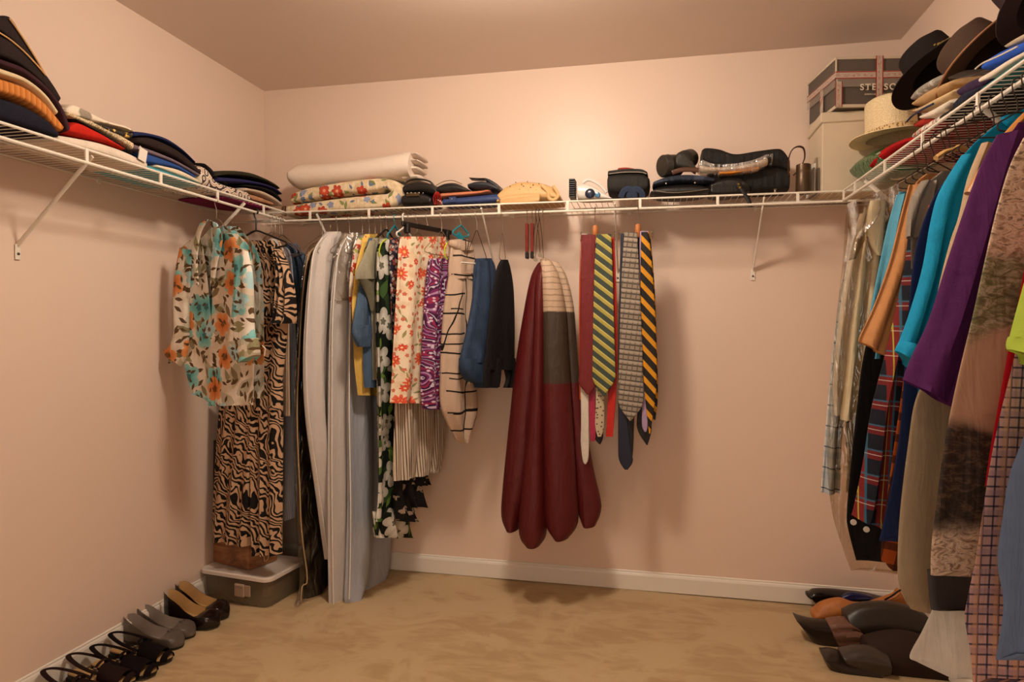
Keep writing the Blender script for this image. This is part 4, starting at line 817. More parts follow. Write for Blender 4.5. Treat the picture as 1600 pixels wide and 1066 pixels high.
fold('folded_sweater','plum brown sweater above the cream shirt in the nearest stack','sweater',M_plum,[(-70,60,-70,77),(0,89,0,103),(40,105,40,119),(75,134,75,148),(98,164,94,176),(112,198,104,206)],GA,seed=205)
t,o,ph=fold('folded_fleece','dark brown fleece with tan edge, second from the top of the nearest stack','sweater',M_dkb,[(-70,14,-70,58),(0,52,0,88),(30,70,30,101),(60,99,60,124),(84,132,82,148),(95,152,92,160)],GA,seed=206,e=9)
seam(t,[(-40,32),(0,53),(24,70),(47,92),(70,118)],o,ph,M_tanp)
t,o,ph=fold('folded_fleece','dark fleece with tan edge on top of the nearest stack','sweater',M_dkb,[(-70,-12,-70,12),(-20,8,-20,40),(0,24,0,50),(18,25,18,64),(38,58,38,83),(58,92,56,104),(73,118,70,119)],GA,seed=207,e=9)
seam(t,[(13,29),(26,47),(41,70),(56,94),(69,117)],o,ph,M_tanp)
fold('folded_shirt','white and pink shirt at the bottom of the second stack','shirt',M_whk,[(93,210,93,225),(120,214,120,232),(160,222,160,244),(200,236,200,257),(231,253,229,266)],GB,seed=211)
t,o,ph=fold('folded_jumper','bright red jumper in the second stack','top',M_redk,[(108,197,112,209),(122,189,122,213),(146,200,146,219),(172,215,172,225),(196,229,195,235)],GB,seed=212)
fold('folded_jumper','thin black jumper above the red one in the second stack','top',M_black,[(120,186,120,190),(150,202,150,207),(180,219,180,226),(208,238,207,241)],GB,seed=213)
M_spkl=patt('cream_boucle_knit',lambda g:g.mix(g.step(g.voro(g.uv,160).outputs[0],.2,.5),'A98D68','D6C2A0'),.95,.05,bs=.8)
fold('folded_sweater','cream boucle sweater in the second stack','sweater',M_spkl,[(106,172,108,184),(130,183,130,193),(160,193,160,207),(190,210,190,224),(209,221,208,236)],GB,seed=214)
M_seq=patt('black_cloth_with_gold_sequins',lambda g:flower_layer(g,'1C1611',55,.006,4,'C69A3C','F0D89A',.7,3),.5,.5)
fold('folded_sequin_top','black top with gold sequins on the cream boucle sweater','top',M_seq,[(148,190,148,193),(170,196,170,207),(190,203,190,215),(208,207,206,219)],GB,seed=215,front=-.004)
fold('folded_blouse','white and grey blouse on top of the second stack','blouse',patt('white_grey_mottled',lambda g:g.mix(g.step(g.noise(g.uv,14,2).outputs[0],.55,.62),'DCCBB6','8F8272'),.9),[(103,168,104,178),(116,161,116,184),(138,171,138,190),(168,188,168,196),(196,196,196,203),(209,203,207,208)],GB,seed=216)
t=garment('price_tag','small white paper tag at the end of the red top','tag',onX(223,240,LX)); MB().box(onX(223,242,LX+.006),(.003,.035,.044),M=np.array([[1,0,0],[0,.95,.2],[0,-.2,.95]])).build('card',M_whitepl,t,False)
MB().tube([onX(216,233,LX+.006),onX(219,228,LX+.006),onX(223,233,LX+.006)],.001,5).build('string',M_whitepl,t)
fold('folded_shirt','turquoise shirt at the bottom of the blue stack','shirt',K('turquoise_fold','4FA0B0'),[(228,257,228,264),(262,268,262,277),(296,281,296,288),(314,288,313,293)],GC,seed=221)
fold('folded_shirt','cream shirt above the turquoise one in the blue stack','shirt',K('pale_cream_fold','DCCBB2'),[(248,257,248,264),(280,264,280,276),(305,277,304,285),(314,284,313,288)],GC,seed=222)
fold('folded_shirt','royal blue shirt in the middle of the blue stack','shirt',K('royal_blue_fold','2C4A86'),[(226,236,226,257),(250,245,250,260),(280,258,280,266),(306,274,305,280)],GC,seed=223)
fold('folded_sweater','grey lilac sweater in the blue stack','sweater',K('grey_lilac_fold','6E5E66'),[(211,224,211,236),(240,234,240,245),(275,249,275,258),(312,270,311,278)],GC,seed=224)
fold('folded_sweater','brown black sweater near the top of the blue stack','sweater',K('brown_black_fold','2B201D'),[(216,214,214,226),(240,214,240,235),(275,230,275,249),(298,248,297,264),(316,268,314,276)],GC,seed=225)
fold('folded_sweater','navy knit sweater on top of the blue stack','sweater',K('navy_top_knit','22284E'),[(211,204,211,216),(232,207,232,215),(260,215,260,223),(285,232,285,237),(306,252,305,256)],GC,seed=226)
def m_swirl(g):
    vo=g.voro(g.uv,24); f=g.math('FRACT',g.math('MULTIPLY',vo.outputs[0],2.1)); c=g.mix(g.math('LESS_THAN',g.math('ABSOLUTE',g.math('SUBTRACT',f,.5)),.16),'D9C9B6','4A3A3C')
    return g.mix(g.math('LESS_THAN',f,.12),c,'9A6A52')
M_swirl=patt('white_cloth_with_swirls',m_swirl,.8)
fold('folded_swirl_blouse','white blouse printed with dark swirls, slumped beside the blue stack','blouse',M_swirl,[(313,256,316,292),(326,261,324,296),(338,280,338,301),(358,289,358,308),(384,296,382,316),(394,304,392,318)],GE,seed=231)
fold('folded_black_jumper','black top behind the swirl blouse with one edge showing','top',M_black,[(322,255,324,264),(332,262,332,276),(342,276,342,284),(356,286,356,290)],GE,seed=232,front=.01,th=.10)
fold('folded_magenta_shirt','magenta shirt at the bottom of the corner stack','shirt',K('magenta_fold','6E1E40'),[(352,307,352,313),(385,314,385,322),(410,320,410,328),(429,324,428,330)],GE,seed=233,th=.11)
fold('folded_peach_shirt','peach brown shirt low in the corner stack','shirt',K('peach_fold','A6785A'),[(384,300,384,313),(405,306,405,318),(428,316,427,323)],GE,seed=234)
fold('folded_cream_shirt','cream and grey striped shirt in the corner stack','shirt',K('cream_grey_fold','C4AE98'),[(386,293,386,300),(410,298,410,306),(430,308,430,316),(441,318,440,323)],GE,seed=235)
fold('folded_black_sweater','black sweater in the middle of the corner stack','sweater',M_black,[(386,288,386,293),(412,292,412,298),(430,299,430,307),(441,311,440,317)],GE,seed=236)
fold('folded_navy_sweater','navy sweater near the top of the corner stack','sweater',K('indigo_fold','26244A'),[(344,276,344,286),(380,279,380,288),(410,285,410,292),(430,292,430,299),(441,302,440,305)],GE,seed=237)
fold('folded_olive_sweater','olive black sweater on top of the corner stack','sweater',K('olive_black_fold','2E2A1E'),[(338,272,339,277),(362,266,362,276),(392,269,392,279),(415,278,415,285),(431,287,430,292),(438,294,437,296)],GE,seed=238)

# ---------------------------------------------------------------- bedding and bags on the back shelf
BY=-SD+.012
def m_quilt(g):
    c=g.mix(g.step(g.noise(g.uv,40,2).outputs[0],.4,.6),'CDB491','DCC7A6'); c=leaf_layer(g,c,20,.022,.008,'7E8452',.6,2.); c=leaf_layer(g,c,26,.014,.006,'6A7890',.4,5.)
    c=flower_layer(g,c,12,.028,6,'C4553A','E0A27A',.55,1.,.35,'B0402C'); return flower_layer(g,c,16,.018,5,'8A90A4',None,.45,4.)
M_quilt=patt('floral_quilt_print',m_quilt,.9,.1,weave=160,bs=1.)
o=np.array([0,BY,0])
t=garment('floral_quilt','cream quilt with red and blue flowers, folded over at its right end','quilt',onY(535,325,BY)+np.array([0,.12,0]))
panel('folded_quilt',M_quilt,t,[(446,337,446,320),(490,334,488,313),(540,330,538,306),(590,327,588,301),(616,321,600,300),(628,306,606,298),(627,291,604,296),(612,279,598,294),(580,276,584,299),(530,282,533,304),(480,291,482,312),(456,300,452,317)],o,0.,.118,.124,e=4.5,folds=[(3,.001,.002)],seed=241,ends=(.01,.012),m=64,n=40,hem=0)
M_blank=plain('white_blanket_fleece','DCCBBB',.95,.1,bump=.25,scale=60,vary=.04)
t=garment('rolled_blanket','thick white rolled blanket lying on the floral quilt','blanket',onY(540,288,BY)+np.array([0,.12,0]))
panel('roll',M_blank,t,[(447,257,450,288),(457,250,461,293),(490,248,492,290),(550,242,550,284),(596,235,596,278),(626,230,624,275),(636,229,634,276)],o,0.,.112,.125,e=2.3,folds=[(2,.001,.004)],seed=242,ends=(.035,.004),m=44,n=44,hem=0)
for k,(a,b,c,d) in enumerate(((634,231,647,240),(634,242,648,250),(634,252,646,262),(628,264,647,277))):
    panel('folded_edge',M_blank,t,[(a-8,b,a-8,d),(a+4,b+.5,a+4,d-.5),(c-3,b+1.5,c-3,d-1)],o,0.,.085-.006*k,.125,e=2.4,folds=[(2,.002,.004)],seed=243+k,ends=(.002,.012),m=12,n=24,hem=0)
jc=onY(444,321,-.2); t=thing('small_jar','small brown glass jar with amber lid in the corner left of the quilt','jar',tuple(jc)); M_amb=plain('amber_glass','6B4A2A',.2,.6)
MB().lathe([(.011,0),(.013,.003),(.013,.022),(.010,.027)],(jc[0],jc[1],ZT+.003),16).build('jar_body',plain('cloudy_glass','A58E76',.2,.6),t); MB().lathe([(.0115,.026),(.012,.03),(.012,.042),(.010,.045)],(jc[0],jc[1],ZT+.003),16).build('lid',M_amb,t)
M_leath=plain('black_leather','15110F',.42,.5,bump=.35,scale=120); M_gun=plain('gunmetal_stud','A99F90',.3,.6,.9); M_brl=plain('brown_leather','4A2A18',.45,.4,bump=.3,scale=90)
def bag(name,label,cat,mat,rows,group='bags on the back shelf',th=.09,e=3.,Y=None,seed=0,ends=(.012,.012),folds=((2,.002,.003),),part='body',n=36,m=26):
    return fold(name,label,cat,mat,rows,group,th=th,e=e,side='B',Y=Y or BY,seed=seed,ends=ends,folds=folds,part=part,n=n,m=m)
t,o,ph=bag('studded_purse','small black purse with a row of metal studs beside the quilt','handbag',M_leath,[(628,303,628,321),(640,299,640,322),(660,300,660,321),(672,306,671,319)],seed=251)
panel('flap',M_leath,t,[(628,288,630,302),(640,282,642,302),(660,281,662,303),(678,288,676,306),(684,300,680,308)],o,0.,.08,.085,e=2.5,folds=[(2,.002,.003)],seed=252,ends=(.01,.01),m=20,n=30,hem=0)
MB().box(onY(645,304,BY-.004),(.062,.004,.016),bev=.0015).build('metal_strip',plain('antique_brass','6A5A40',.35,.6,.8),t,False)
sb=MB()
for k in range(6): sb.lathe([(.0032,0),(.0028,.0025),(.0008,.0038)],onY(630+k*6.2,301.5+(k%2)*.4,BY-.006),8,np.array([[1,0,0],[0,0,-1],[0,1,0]]))
sb.build('studs',M_gun,t)
MB().tube(smooth_path([onY(x,y,BY+.03) for x,y in((632,300),(634,286),(650,280),(672,284),(682,298))],5),.004,8).build('handle',M_leath,t)
t,o,ph=bag('quilted_black_bag','low black bag with gold rim behind the coral wallet','handbag',M_leath,[(680,291,680,301),(692,284,692,305),(708,283,708,304),(722,289,722,303),(735,297,734,302)],seed=253,th=.075,Y=BY+.02)
seam(t,[(682,290),(694,284),(708,282.5),(722,288)],o,ph,plain('old_gold_rim','8C7440',.4,.5,.6),.0016,'rim')
t=garment('red_tassel','bright red tassel fringe hanging by the blue wallet','tassel',onY(683,308,BY)); 
for k in range(5): MB().tube(smooth_path([onY(681+k,300,BY-.006),onY(677+k*3,309,BY-.010),onY(679+k*2.4,320,BY-.006)],4),[(.0022,.0015)]*9,6).build('strand',M_rsil,t)
t,o,ph=bag('blue_wallet','blue leather wallet with rounded end under the coral wallet','wallet',plain('blue_leather','2C3C66',.4,.45,bump=.25,scale=140),[(692,309,692,321),(720,306,720,320.5),(750,303,750,319),(775,301,775,317),(784,306,782,315)],seed=254,th=.07)
MB().box(onY(707,312,BY-.004),(.034,.006,.026),bev=.006).build('strap_tab',MATS['blue_leather'],t,False); MB().lathe([(.004,0),(.003,.002),(.001,.003)],onY(706,311,BY-.008),10,np.array([[1,0,0],[0,0,-1],[0,1,0]])).build('snap',M_gun,t)
bag('coral_wallet','flat coral wallet lying on the blue wallet','wallet',plain('coral_leather','B8704F',.45,.4),[(688,301,690,308),(715,299,715,306),(745,297,745,303.5),(761,295,760,301)],seed=255,th=.06)
t,o,ph=bag('navy_clutch','dark navy clutch with open flap on top of the coral wallet','handbag',plain('dark_navy_leather','1E2128',.4,.45,bump=.2,scale=140),[(731,286,733,294),(742,282,742,296),(758,282,758,297),(770,286,769,298),(778,291,776,299)],seed=256,th=.06,Y=BY+.015)
MB().tube([onY(x,y,BY+.06) for x,y in((736,280),(748,281),(760,281),(763,287))],[(.035,.0025)]*4,8,up=(0,0,1)).build('open_flap',MATS['dark_navy_leather'],t)
panel('flap_edge',MATS['dark_navy_leather'],t,[(755,275,757,280),(762,277,766,288),(772,283,775,293),(778,288,778,296)],o,0.,.05,.07,e=3,folds=[],seed=257,ends=(.004,.006),m=14,n=24,hem=0)
M_tanl=plain('tan_leather','C79E6A',.5,.35,bump=.25,scale=90)
t,o,ph=bag('studded_backpack','tan leather backpack dotted with dark studs','backpack',M_tanl,[(778,299,776,320),(790,288,788,319),(808,281,806,318),(832,281,832,317),(852,285,851,316),(866,293,865,315),(873,304,872,313)],seed=258,th=.10,folds=[(3,.003,.005)])
panel('front_pocket',M_tanl,t,[(784,309,783,320),(800,306,800,319),(825,304,825,318),(843,303,842,316)],o,0.,.012,-.002,e=3,folds=[(2,.001,.002)],seed=259,ends=(.006,.006),m=16,n=26,hem=0)
sb=MB(); rg=np.random.RandomState(3)
for x,y in((797,291),(806,285),(815,288),(824,284),(833,289),(842,287),(850,292),(812,296),(826,297),(838,297),(852,298),(860,302),(802,300),(846,305),(790,316),(802,316),(818,291),(829,293)): sb.lathe([(.0026,0),(.0022,.002),(.0006,.003)],onY(x,y,BY-.0+.004),7,np.array([[1,0,0],[0,0,-1],[0,1,0]]))
sb.build('studs',plain('dark_stud','5A4630',.35,.5,.7),t)
MB().tube(smooth_path([onY(x,y,BY-.004) for x,y in((846,289),(856,300),(858,310),(866,312),(872,304),(864,290))],5),[(.007,.003)]*26,8,up=(0,1,0)).build('shoulder_strap',M_tanl,t)
# white appliance
t,o,ph=bag('clothes_iron','small white iron with blue dials and a ridged black plate','iron',plain('white_glossy_plastic','D6CFC8',.25,.5,vary=.03),[(902,285,903,312),(914,285,914,313),(928,290,928,312.5),(942,299,942,312),(955,308,954,311)],seed=260,th=.05,ends=(.006,.006),folds=(),e=2.6)
M_ddial=plain('dark_blue_plastic','1A2238',.25,.5); M_bdial=plain('clear_blue_plastic','3F6F94',.2,.5)
MQ=np.array([[1,0,0],[0,0,-1],[0,1,0]])
for x,y,r,mm in((922,303,.021,M_ddial),(934,305,.012,M_bdial)): MB().lathe([(r*.9,0),(r,.006),(r*.8,.010),(r*.2,.011)],onY(x,y,BY+.004),20,MQ).build('dial',mm,t)
for k in range(9): MB().box(onY(895,283+k*3.3,BY+.03),(.026,.07,.0055),bev=.001).build('ridge',M_blackpl,t,False)
MB().box(onY(894,297,BY+.05),(.018,.08,.072),bev=.004).build('sole_plate',M_blackpl,t,False)
MB().tube(smooth_path([onY(x,y,BY+.05) for x,y in((910,286),(920,281),(936,288),(948,301))],4),.008,8).build('handle',MATS['white_glossy_plastic'],t)
M_gnyl=plain('grey_black_nylon','24221F',.75,.25,weave=500); M_navs=plain('navy_webbing','2A3348',.8,.2,weave=500)
t,o,ph=bag('toiletry_bag','dark grey nylon toiletry bag with red piece on top','bag',M_gnyl,[(951,271,952,301),(962,268,962,303),(985,267,985,304),(1003,268,1003,303),(1012,274,1011,297)],seed=262,th=.085,e=3.5)
panel('lid',M_gnyl,t,[(951,265,951,273),(975,262,975,271),(1000,262,1000,271),(1010,266,1010,273)],o,0.,.08,.085,e=4,folds=[],seed=263,ends=(.008,.008),m=14,n=26,hem=0)
seam(t,[(952,272),(975,269.5),(1000,269.5),(1010,272)],o,ph,plain('pale_zip','A59A8C',.5),.0016,'zip')
panel('red_pouch',plain('red_nylon','8E2A22',.7),t,[(966,258,966,263),(978,257,978,263),(990,259,990,263)],o,0.,.03,.07,e=3,folds=[],seed=264,ends=(.006,.006),m=10,n=18,hem=0)
for xx in(982,994): MB().tube(smooth_path([onY(xx-12,309,BY-.002),onY(xx-8,299,BY-.008),onY(xx,295,BY-.01),onY(xx+8,300,BY-.008),onY(xx+10,309,BY-.002)],4),[(.012,.002)]*17,8,up=(0,1,0)).build('strap',M_navs,t)
M_oliv=plain('dark_olive_leather','2A251E',.5,.35,bump=.3,scale=80)
t=garment('binocular_case','dark olive pair of round lens cases with brown strap','case',onY(1055,262,BY)+np.array([0,.1,0]),'bags on the back shelf')
def cyl(px,py,r,L,ang,mat,name,tilt=0.,Y=BY+.04):
    c=onY(px,py,Y); ax=nrm([math.cos(ang),math.sin(ang)*.9,tilt]); a=nrm(np.cross([0,0,1],ax)); b=np.cross(ax,a)
    MB().lathe([(r*.2,0),(r*.9,0),(r,.006),(r,L*.3),(r*1.03,L*.32),(r*1.0,L*.36),(r*.97,L-.006),(r*.9,L),(r*.2,L)],c,24,np.column_stack([a,b,ax])).build(name,mat,t)
cyl(1034,260,.047,.085,R(35),M_oliv,'round_case',.12); cyl(1066,252,.040,.075,R(60),M_oliv,'round_case',.35)
panel('case_flap',M_oliv,t,[(1056,244,1058,262),(1064,236,1066,264),(1076,242,1078,266),(1088,262,1086,270)],np.array([0,BY+.03,0]),0.,.03,.02,e=2.6,folds=[(2,.002,.004)],seed=265,ends=(.006,.006),m=14,n=22,hem=0)
MB().tube(smooth_path([onY(x,y,BY+.01) for x,y in((1050,270),(1062,266),(1076,265),(1092,266))],4),[(.010,.003)]*13,8,up=(0,1,0)).build('brown_strap',M_brl,t)
def m_camo(g): return g.mix(g.step(g.noise(g.uv,22,2).outputs[0],.48,.56),'252A36','3C4352')
bag('camouflage_waist_belt','wide blue grey mottled belt lying on the black waist pack','belt',patt('blue_camo_cloth',m_camo,.8),[(1022,282,1021,290),(1040,275,1040,286),(1065,271,1065,284),(1095,272,1095,284),(1116,277,1116,285)],seed=266,th=.06,ends=(.006,.006))
t,o,ph=bag('black_waist_pack','oval black leather waist pack below the camouflage belt','bag',M_leath,[(1019,296,1020,304),(1030,289,1030,308),(1060,285,1060,309),(1092,285,1092,306),(1110,292,1109,300)],seed=267,th=.07,e=2.4)
seam(t,[(1024,299),(1050,302),(1080,300),(1106,296)],o,ph,M_gun,.0012,'zip',.012)
for x,y in((1041,287),(1086,286)): MB().lathe([(.004,0),(.003,.003),(.001,.004)],onY(x,y,BY-.006),8,MQ).build('rivet',M_gun,t)
t,o,ph=bag('black_pouch','creased black leather pouch with a buckled strap hanging through the wires','handbag',M_leath,[(1112,284,1112,305),(1126,277,1126,307),(1146,274,1146,305),(1162,277,1162,303),(1170,284,1169,300)],seed=268,th=.07,folds=[(3,.003,.006)])
MB().tube(smooth_path([onY(x,y,BY-.014) for x,y in((1152,286),(1158,294),(1164,304),(1170,314),(1172,324))],4),[(.009,.003)]*17,8,up=(0,1,0)).build('strap',M_leath,t)
for x,y in((1154,288),(1156,293)): MB().box(onY(x,y,BY-.018),(.008,.004,.008),bev=.001).build('buckle',plain('brass_buckle','9A7A30',.35,.5,.8),t,False)
M_blkny=plain('black_nylon','191614',.7,.3,weave=400,vary=.2)
t,o,ph=bag('black_messenger_bag','large black messenger bag, biggest thing on the right half of the back shelf','bag',M_blkny,[(1110,262,1110,302),(1140,258,1140,303),(1180,256,1180,301),(1220,258,1220,299),(1234,266,1234,297)],seed=269,th=.085,Y=BY+.05,e=4,ends=(.01,.006))
panel('front_flap',M_blkny,t,[(1099,229,1100,250),(1105,226,1104,258),(1125,228,1124,262),(1150,236,1150,263),(1185,231,1185,262),(1215,227,1215,264),(1226,230,1226,266),(1235,244,1235,268)],np.array([0,BY+.04,0]),0.,.09,.10,e=3,folds=[(2,.003,.006)],seed=270,ends=(.006,.008),m=40,n=32,hem=0)
MB().lathe([(.006,0),(.008,.002),(.005,.006),(.004,.014),(.007,.018),(.002,.022)],onY(1211,303,BY-.0)+np.array([0,.0,0]),10).build('clasp',M_gun,t)
MB().tube(smooth_path([onY(x,y,BY+.05) for x,y in((1232,276),(1232,250),(1238,234),(1248,229),(1256,233),(1257,248),(1250,262),(1240,274))],5),[(.0025,.011)]*36,8,up=(0,1,0)).build('carry_strap',M_brl,t)
t,o,ph=bag('clear_packet','crumpled clear packet holding white and orange cloth on the black bags','packet',M_film2,[(1093,252,1093,268),(1098,248,1098,271),(1115,254,1115,273),(1145,254,1145,271),(1175,249,1175,268),(1198,240,1198,262),(1208,238,1206,258)],seed=271,th=.035,ends=(.006,.006),Y=BY-.002,folds=[(4,.003,.004)])
panel('white_cloth',M_whk,t,[(1096,256,1096,267),(1115,259,1115,267),(1145,258,1145,265),(1175,253,1175,262),(1200,244,1200,256)],o,0.,.022,.035,e=3,folds=[(3,.002,.002)],seed=272,ends=(.005,.005),m=18,n=22,hem=0)
panel('orange_cloth',plain('amber_cloth','C4771A',.7),t,[(1125,266,1125,272),(1145,264,1145,271),(1165,260,1165,268),(1186,259,1186,264)],o,0.,.03,.035,e=3,folds=[(3,.002,.002)],seed=273,ends=(.005,.005),m=16,n=22,hem=0)
c=onY(1255,298,BY+.03); z0=ZT+.003; t=thing('brown_tin','brown metallic cylinder tin standing beside the white box','tin',(c[0],c[1],z0)); M_brz=plain('bronze_tin','54402C',.4,.5,.5)
hh=onY(1255,258,BY+.03)[2]-z0; MB().lathe([(.027,0),(.029,.003),(.027,hh*.97),(.024,hh)],(c[0],c[1],z0),28).build('tin_body',M_brz,t); MB().lathe([(.0265,hh*.8),(.0278,hh*.8),(.0275,hh*1.0),(.024,hh*1.02)],(c[0],c[1],z0),28).build('lid',M_brz,t)
for k,(x,hx,cc) in enumerate(((1271,255,'white_card'),(1276,262,'grey_card'))):
    c=onY(x,299,BY+.04+.02*k); hz=onY(x,hx,BY+.04+.02*k)[2]; t=thing('paper_card',('tall white card' if k==0 else 'short grey card')+' upright between the brown tin and the white box','card',(c[0],c[1],ZT+.003))
    MB().box((c[0],c[1]+.05,(hz+ZT+.003)/2),(.004,.10,hz-ZT-.003),R(6+3*k),bev=.0008).build('card_sheet',plain(cc,'D8D0C6' if k==0 else 'A99C92',.7),t,False)
# ---------------------------------------------------------------- boxes and hats at the right end of the shelves
M_box=plain('white_card_box','CFBDA3',.7,.25,vary=.03); M_boxd=plain('grey_box_board','5A5048',.6,.3,vary=.05); M_rimw=plain('box_rim_board','C6B6A0',.7,.2)
x0,y0=2.636,-.252; bw,bd=.325,.225; zb=ZT+.003; zt=onY(1300,178,y0)[2]
t=thing('storage_box','tall white cardboard storage box with lid at the right end of the back shelf','box',(x0+bw/2,y0+bd/2,zb))
MB().box((x0+bw/2,y0+bd/2,(zb+zt)/2),(bw,bd,zt-zb),bev=.004).build('box_body',M_box,t,False)
MB().box((x0+bw/2,y0+bd/2,zt-.014),(bw+.014,bd+.014,.042),bev=.004).build('lid',M_box,t,False)
# hat box with tape and lettering
zt2=zt+.009; ang=R(9); hw_,hd_,hh_=.345,.275,.195
ca,sa=math.cos(ang),math.sin(ang); HM=np.array([[ca,-sa,0],[sa,ca,0],[0,0,1.]]); fl=np.array([2.672,-.30,zt2])
hx=lambda a,b,c: fl+HM@np.array([a,b,c])
hw_=min(hw_,(W-.006-2.672)/ca-.004)
t=thing('hat_box','grey hat box wrapped in red edged tape, on the white storage box','box',tuple(hx(hw_/2,hd_/2,0)))
MB().box(hx(hw_/2,hd_/2,hh_*.33),(hw_-.008,hd_-.012,hh_*.66),M=HM,bev=.002).build('box_body',M_boxd,t,False)
MB().box(hx(hw_/2,hd_/2,hh_*.80),(hw_,hd_-.004,hh_*.40),M=HM,bev=.002).build('lid',M_boxd,t,False)
rm=[((hw_/2,.0025,.006),(hw_-.006,.008,.012)),((.005,hd_/2,.006),(.008,hd_-.008,.012)),((hw_/2,0,hh_-.004),(hw_+.004,.006,.010)),((-.001,hd_/2,hh_-.004),(.006,hd_,.010)),((.0,.0,hh_*.8),(.006,.006,hh_*.40)),((.006,.006,hh_*.3),(.006,.006,hh_*.6))]
for c_,d_ in rm: MB().box(hx(*c_),d_,M=HM,bev=.001).build('white_rim',M_rimw,t,False)
def m_tape(g):
    o=g.sep(g.uv); v=g.math('FRACT',g.math('DIVIDE',o[1],.028)); c=g.mix(g.math('LESS_THAN',g.math('ABSOLUTE',g.math('SUBTRACT',v,.5)),.36),'A3281E','C2B3A2')
    n=g.noise(g.map(g.uv,(90,500,1)),1,1).outputs[0]; return g.mix(g.math('MULTIPLY',g.step(n,.56,.6),g.math('LESS_THAN',g.math('ABSOLUTE',g.math('SUBTRACT',v,.5)),.2)),c,'B0402E')
gt=G('red_edged_packing_tape',.25,.6); gt.col(m_tape(gt)); gt.b.inputs['Alpha'].default_value=.82; M_tape=gt.m
gt=G('clear_packing_tape',.15,.7); gt.col(srgb('B5A698')); gt.b.inputs['Alpha'].default_value=.30; gt.bump(gt.noise(gt.map(gt.obj,(20,20,160)),1,2).outputs[0],.8,.004); M_ctape=gt.m
def tape(c_,d_,mat,nm,uvdir):
    b=MB(); b.box(hx(*c_),d_,M=HM)
    V=[HM.T@(np.array(v)-fl) for v in b.v]
    b.uv=[[((V[i][2]+V[i][1],V[i][0]-c_[0]+.014) if uvdir=='v' else (V[i][0]+V[i][1],V[i][2]-c_[2]+.014)) for i in f] for f in b.f]
    b.build(nm,mat,t,False)
tape((.163,-.0042,hh_/2),(.028,.0012,hh_+.004),M_tape,'packing_tape','v'); tape((.163,hd_*.3,hh_+.0018),(.028,hd_*.6,.0012),M_tape,'packing_tape','v')
tape((hw_/2,-.0036,hh_*.635),(hw_+.006,.0012,.028),M_tape,'packing_tape','h'); tape((-.0036,hd_/2,hh_*.635),(.0012,hd_,.028),M_tape,'packing_tape','h')
tape((hw_/2,-.0030,hh_*.56),(hw_+.004,.0008,.06),M_ctape,'clear_tape','h'); tape((-.0030,hd_/2,hh_*.56),(.0008,hd_,.06),M_ctape,'clear_tape','h')
tape((.010,-.0034,hh_*.26),(.026,.0012,hh_*.5),M_tape,'packing_tape','v'); tape((-.0036,hd_*.45,hh_*.3),(.0012,.028,hh_*.6),M_tape,'packing_tape','v')
def lettering(txt,size,c_,mat,name,serif=True):
    cu=bpy.data.curves.new(name,'FONT'); cu.body=txt; cu.size=size; cu.extrude=.0004; cu.space_character=1.25; cu.offset=.0006 if serif else .0
    o=bpy.data.objects.new(name,cu); COL.objects.link(o); bpy.context.view_layer.update()
    me=bpy.data.meshes.new_from_object(o.evaluated_get(bpy.context.evaluated_depsgraph_get())); bpy.data.objects.remove(o,do_unlink=True)
    V=np.array([v.co[:] for v in me.vertices]); b=MB(); b.add([hx(c_[0]+v[0],c_[1]-v[2],c_[2]+v[1]) for v in V],[list(p.vertices) for p in me.polygons])
    if serif:
        w_=V[:,0].max()
        for xx,top,bot,wid in((.0,0,0,0),):
            pass
        for fx,tt in((.155,'b'),(.30,'tb'),(.458,'b'),(.86,'b'),(.93,'t')):
            for q in tt: b.box(hx(c_[0]+fx*w_,c_[1]-.0004,c_[2]+(size*.70 if q=='t' else .0006)),(size*.24,.0008,size*.055),M=HM)
    b.build(name,mat,t,False); bpy.data.meshes.remove(me)
M_let=plain('cream_print','D9CBB2',.6)
lettering('STETSON',.034,(.090,-.0036,hh_*.335),M_let,'lettering'); lettering('AMERICAN SINCE 1865',.0085,(.107,-.0036,hh_*.235),M_let,'small_lettering',False)

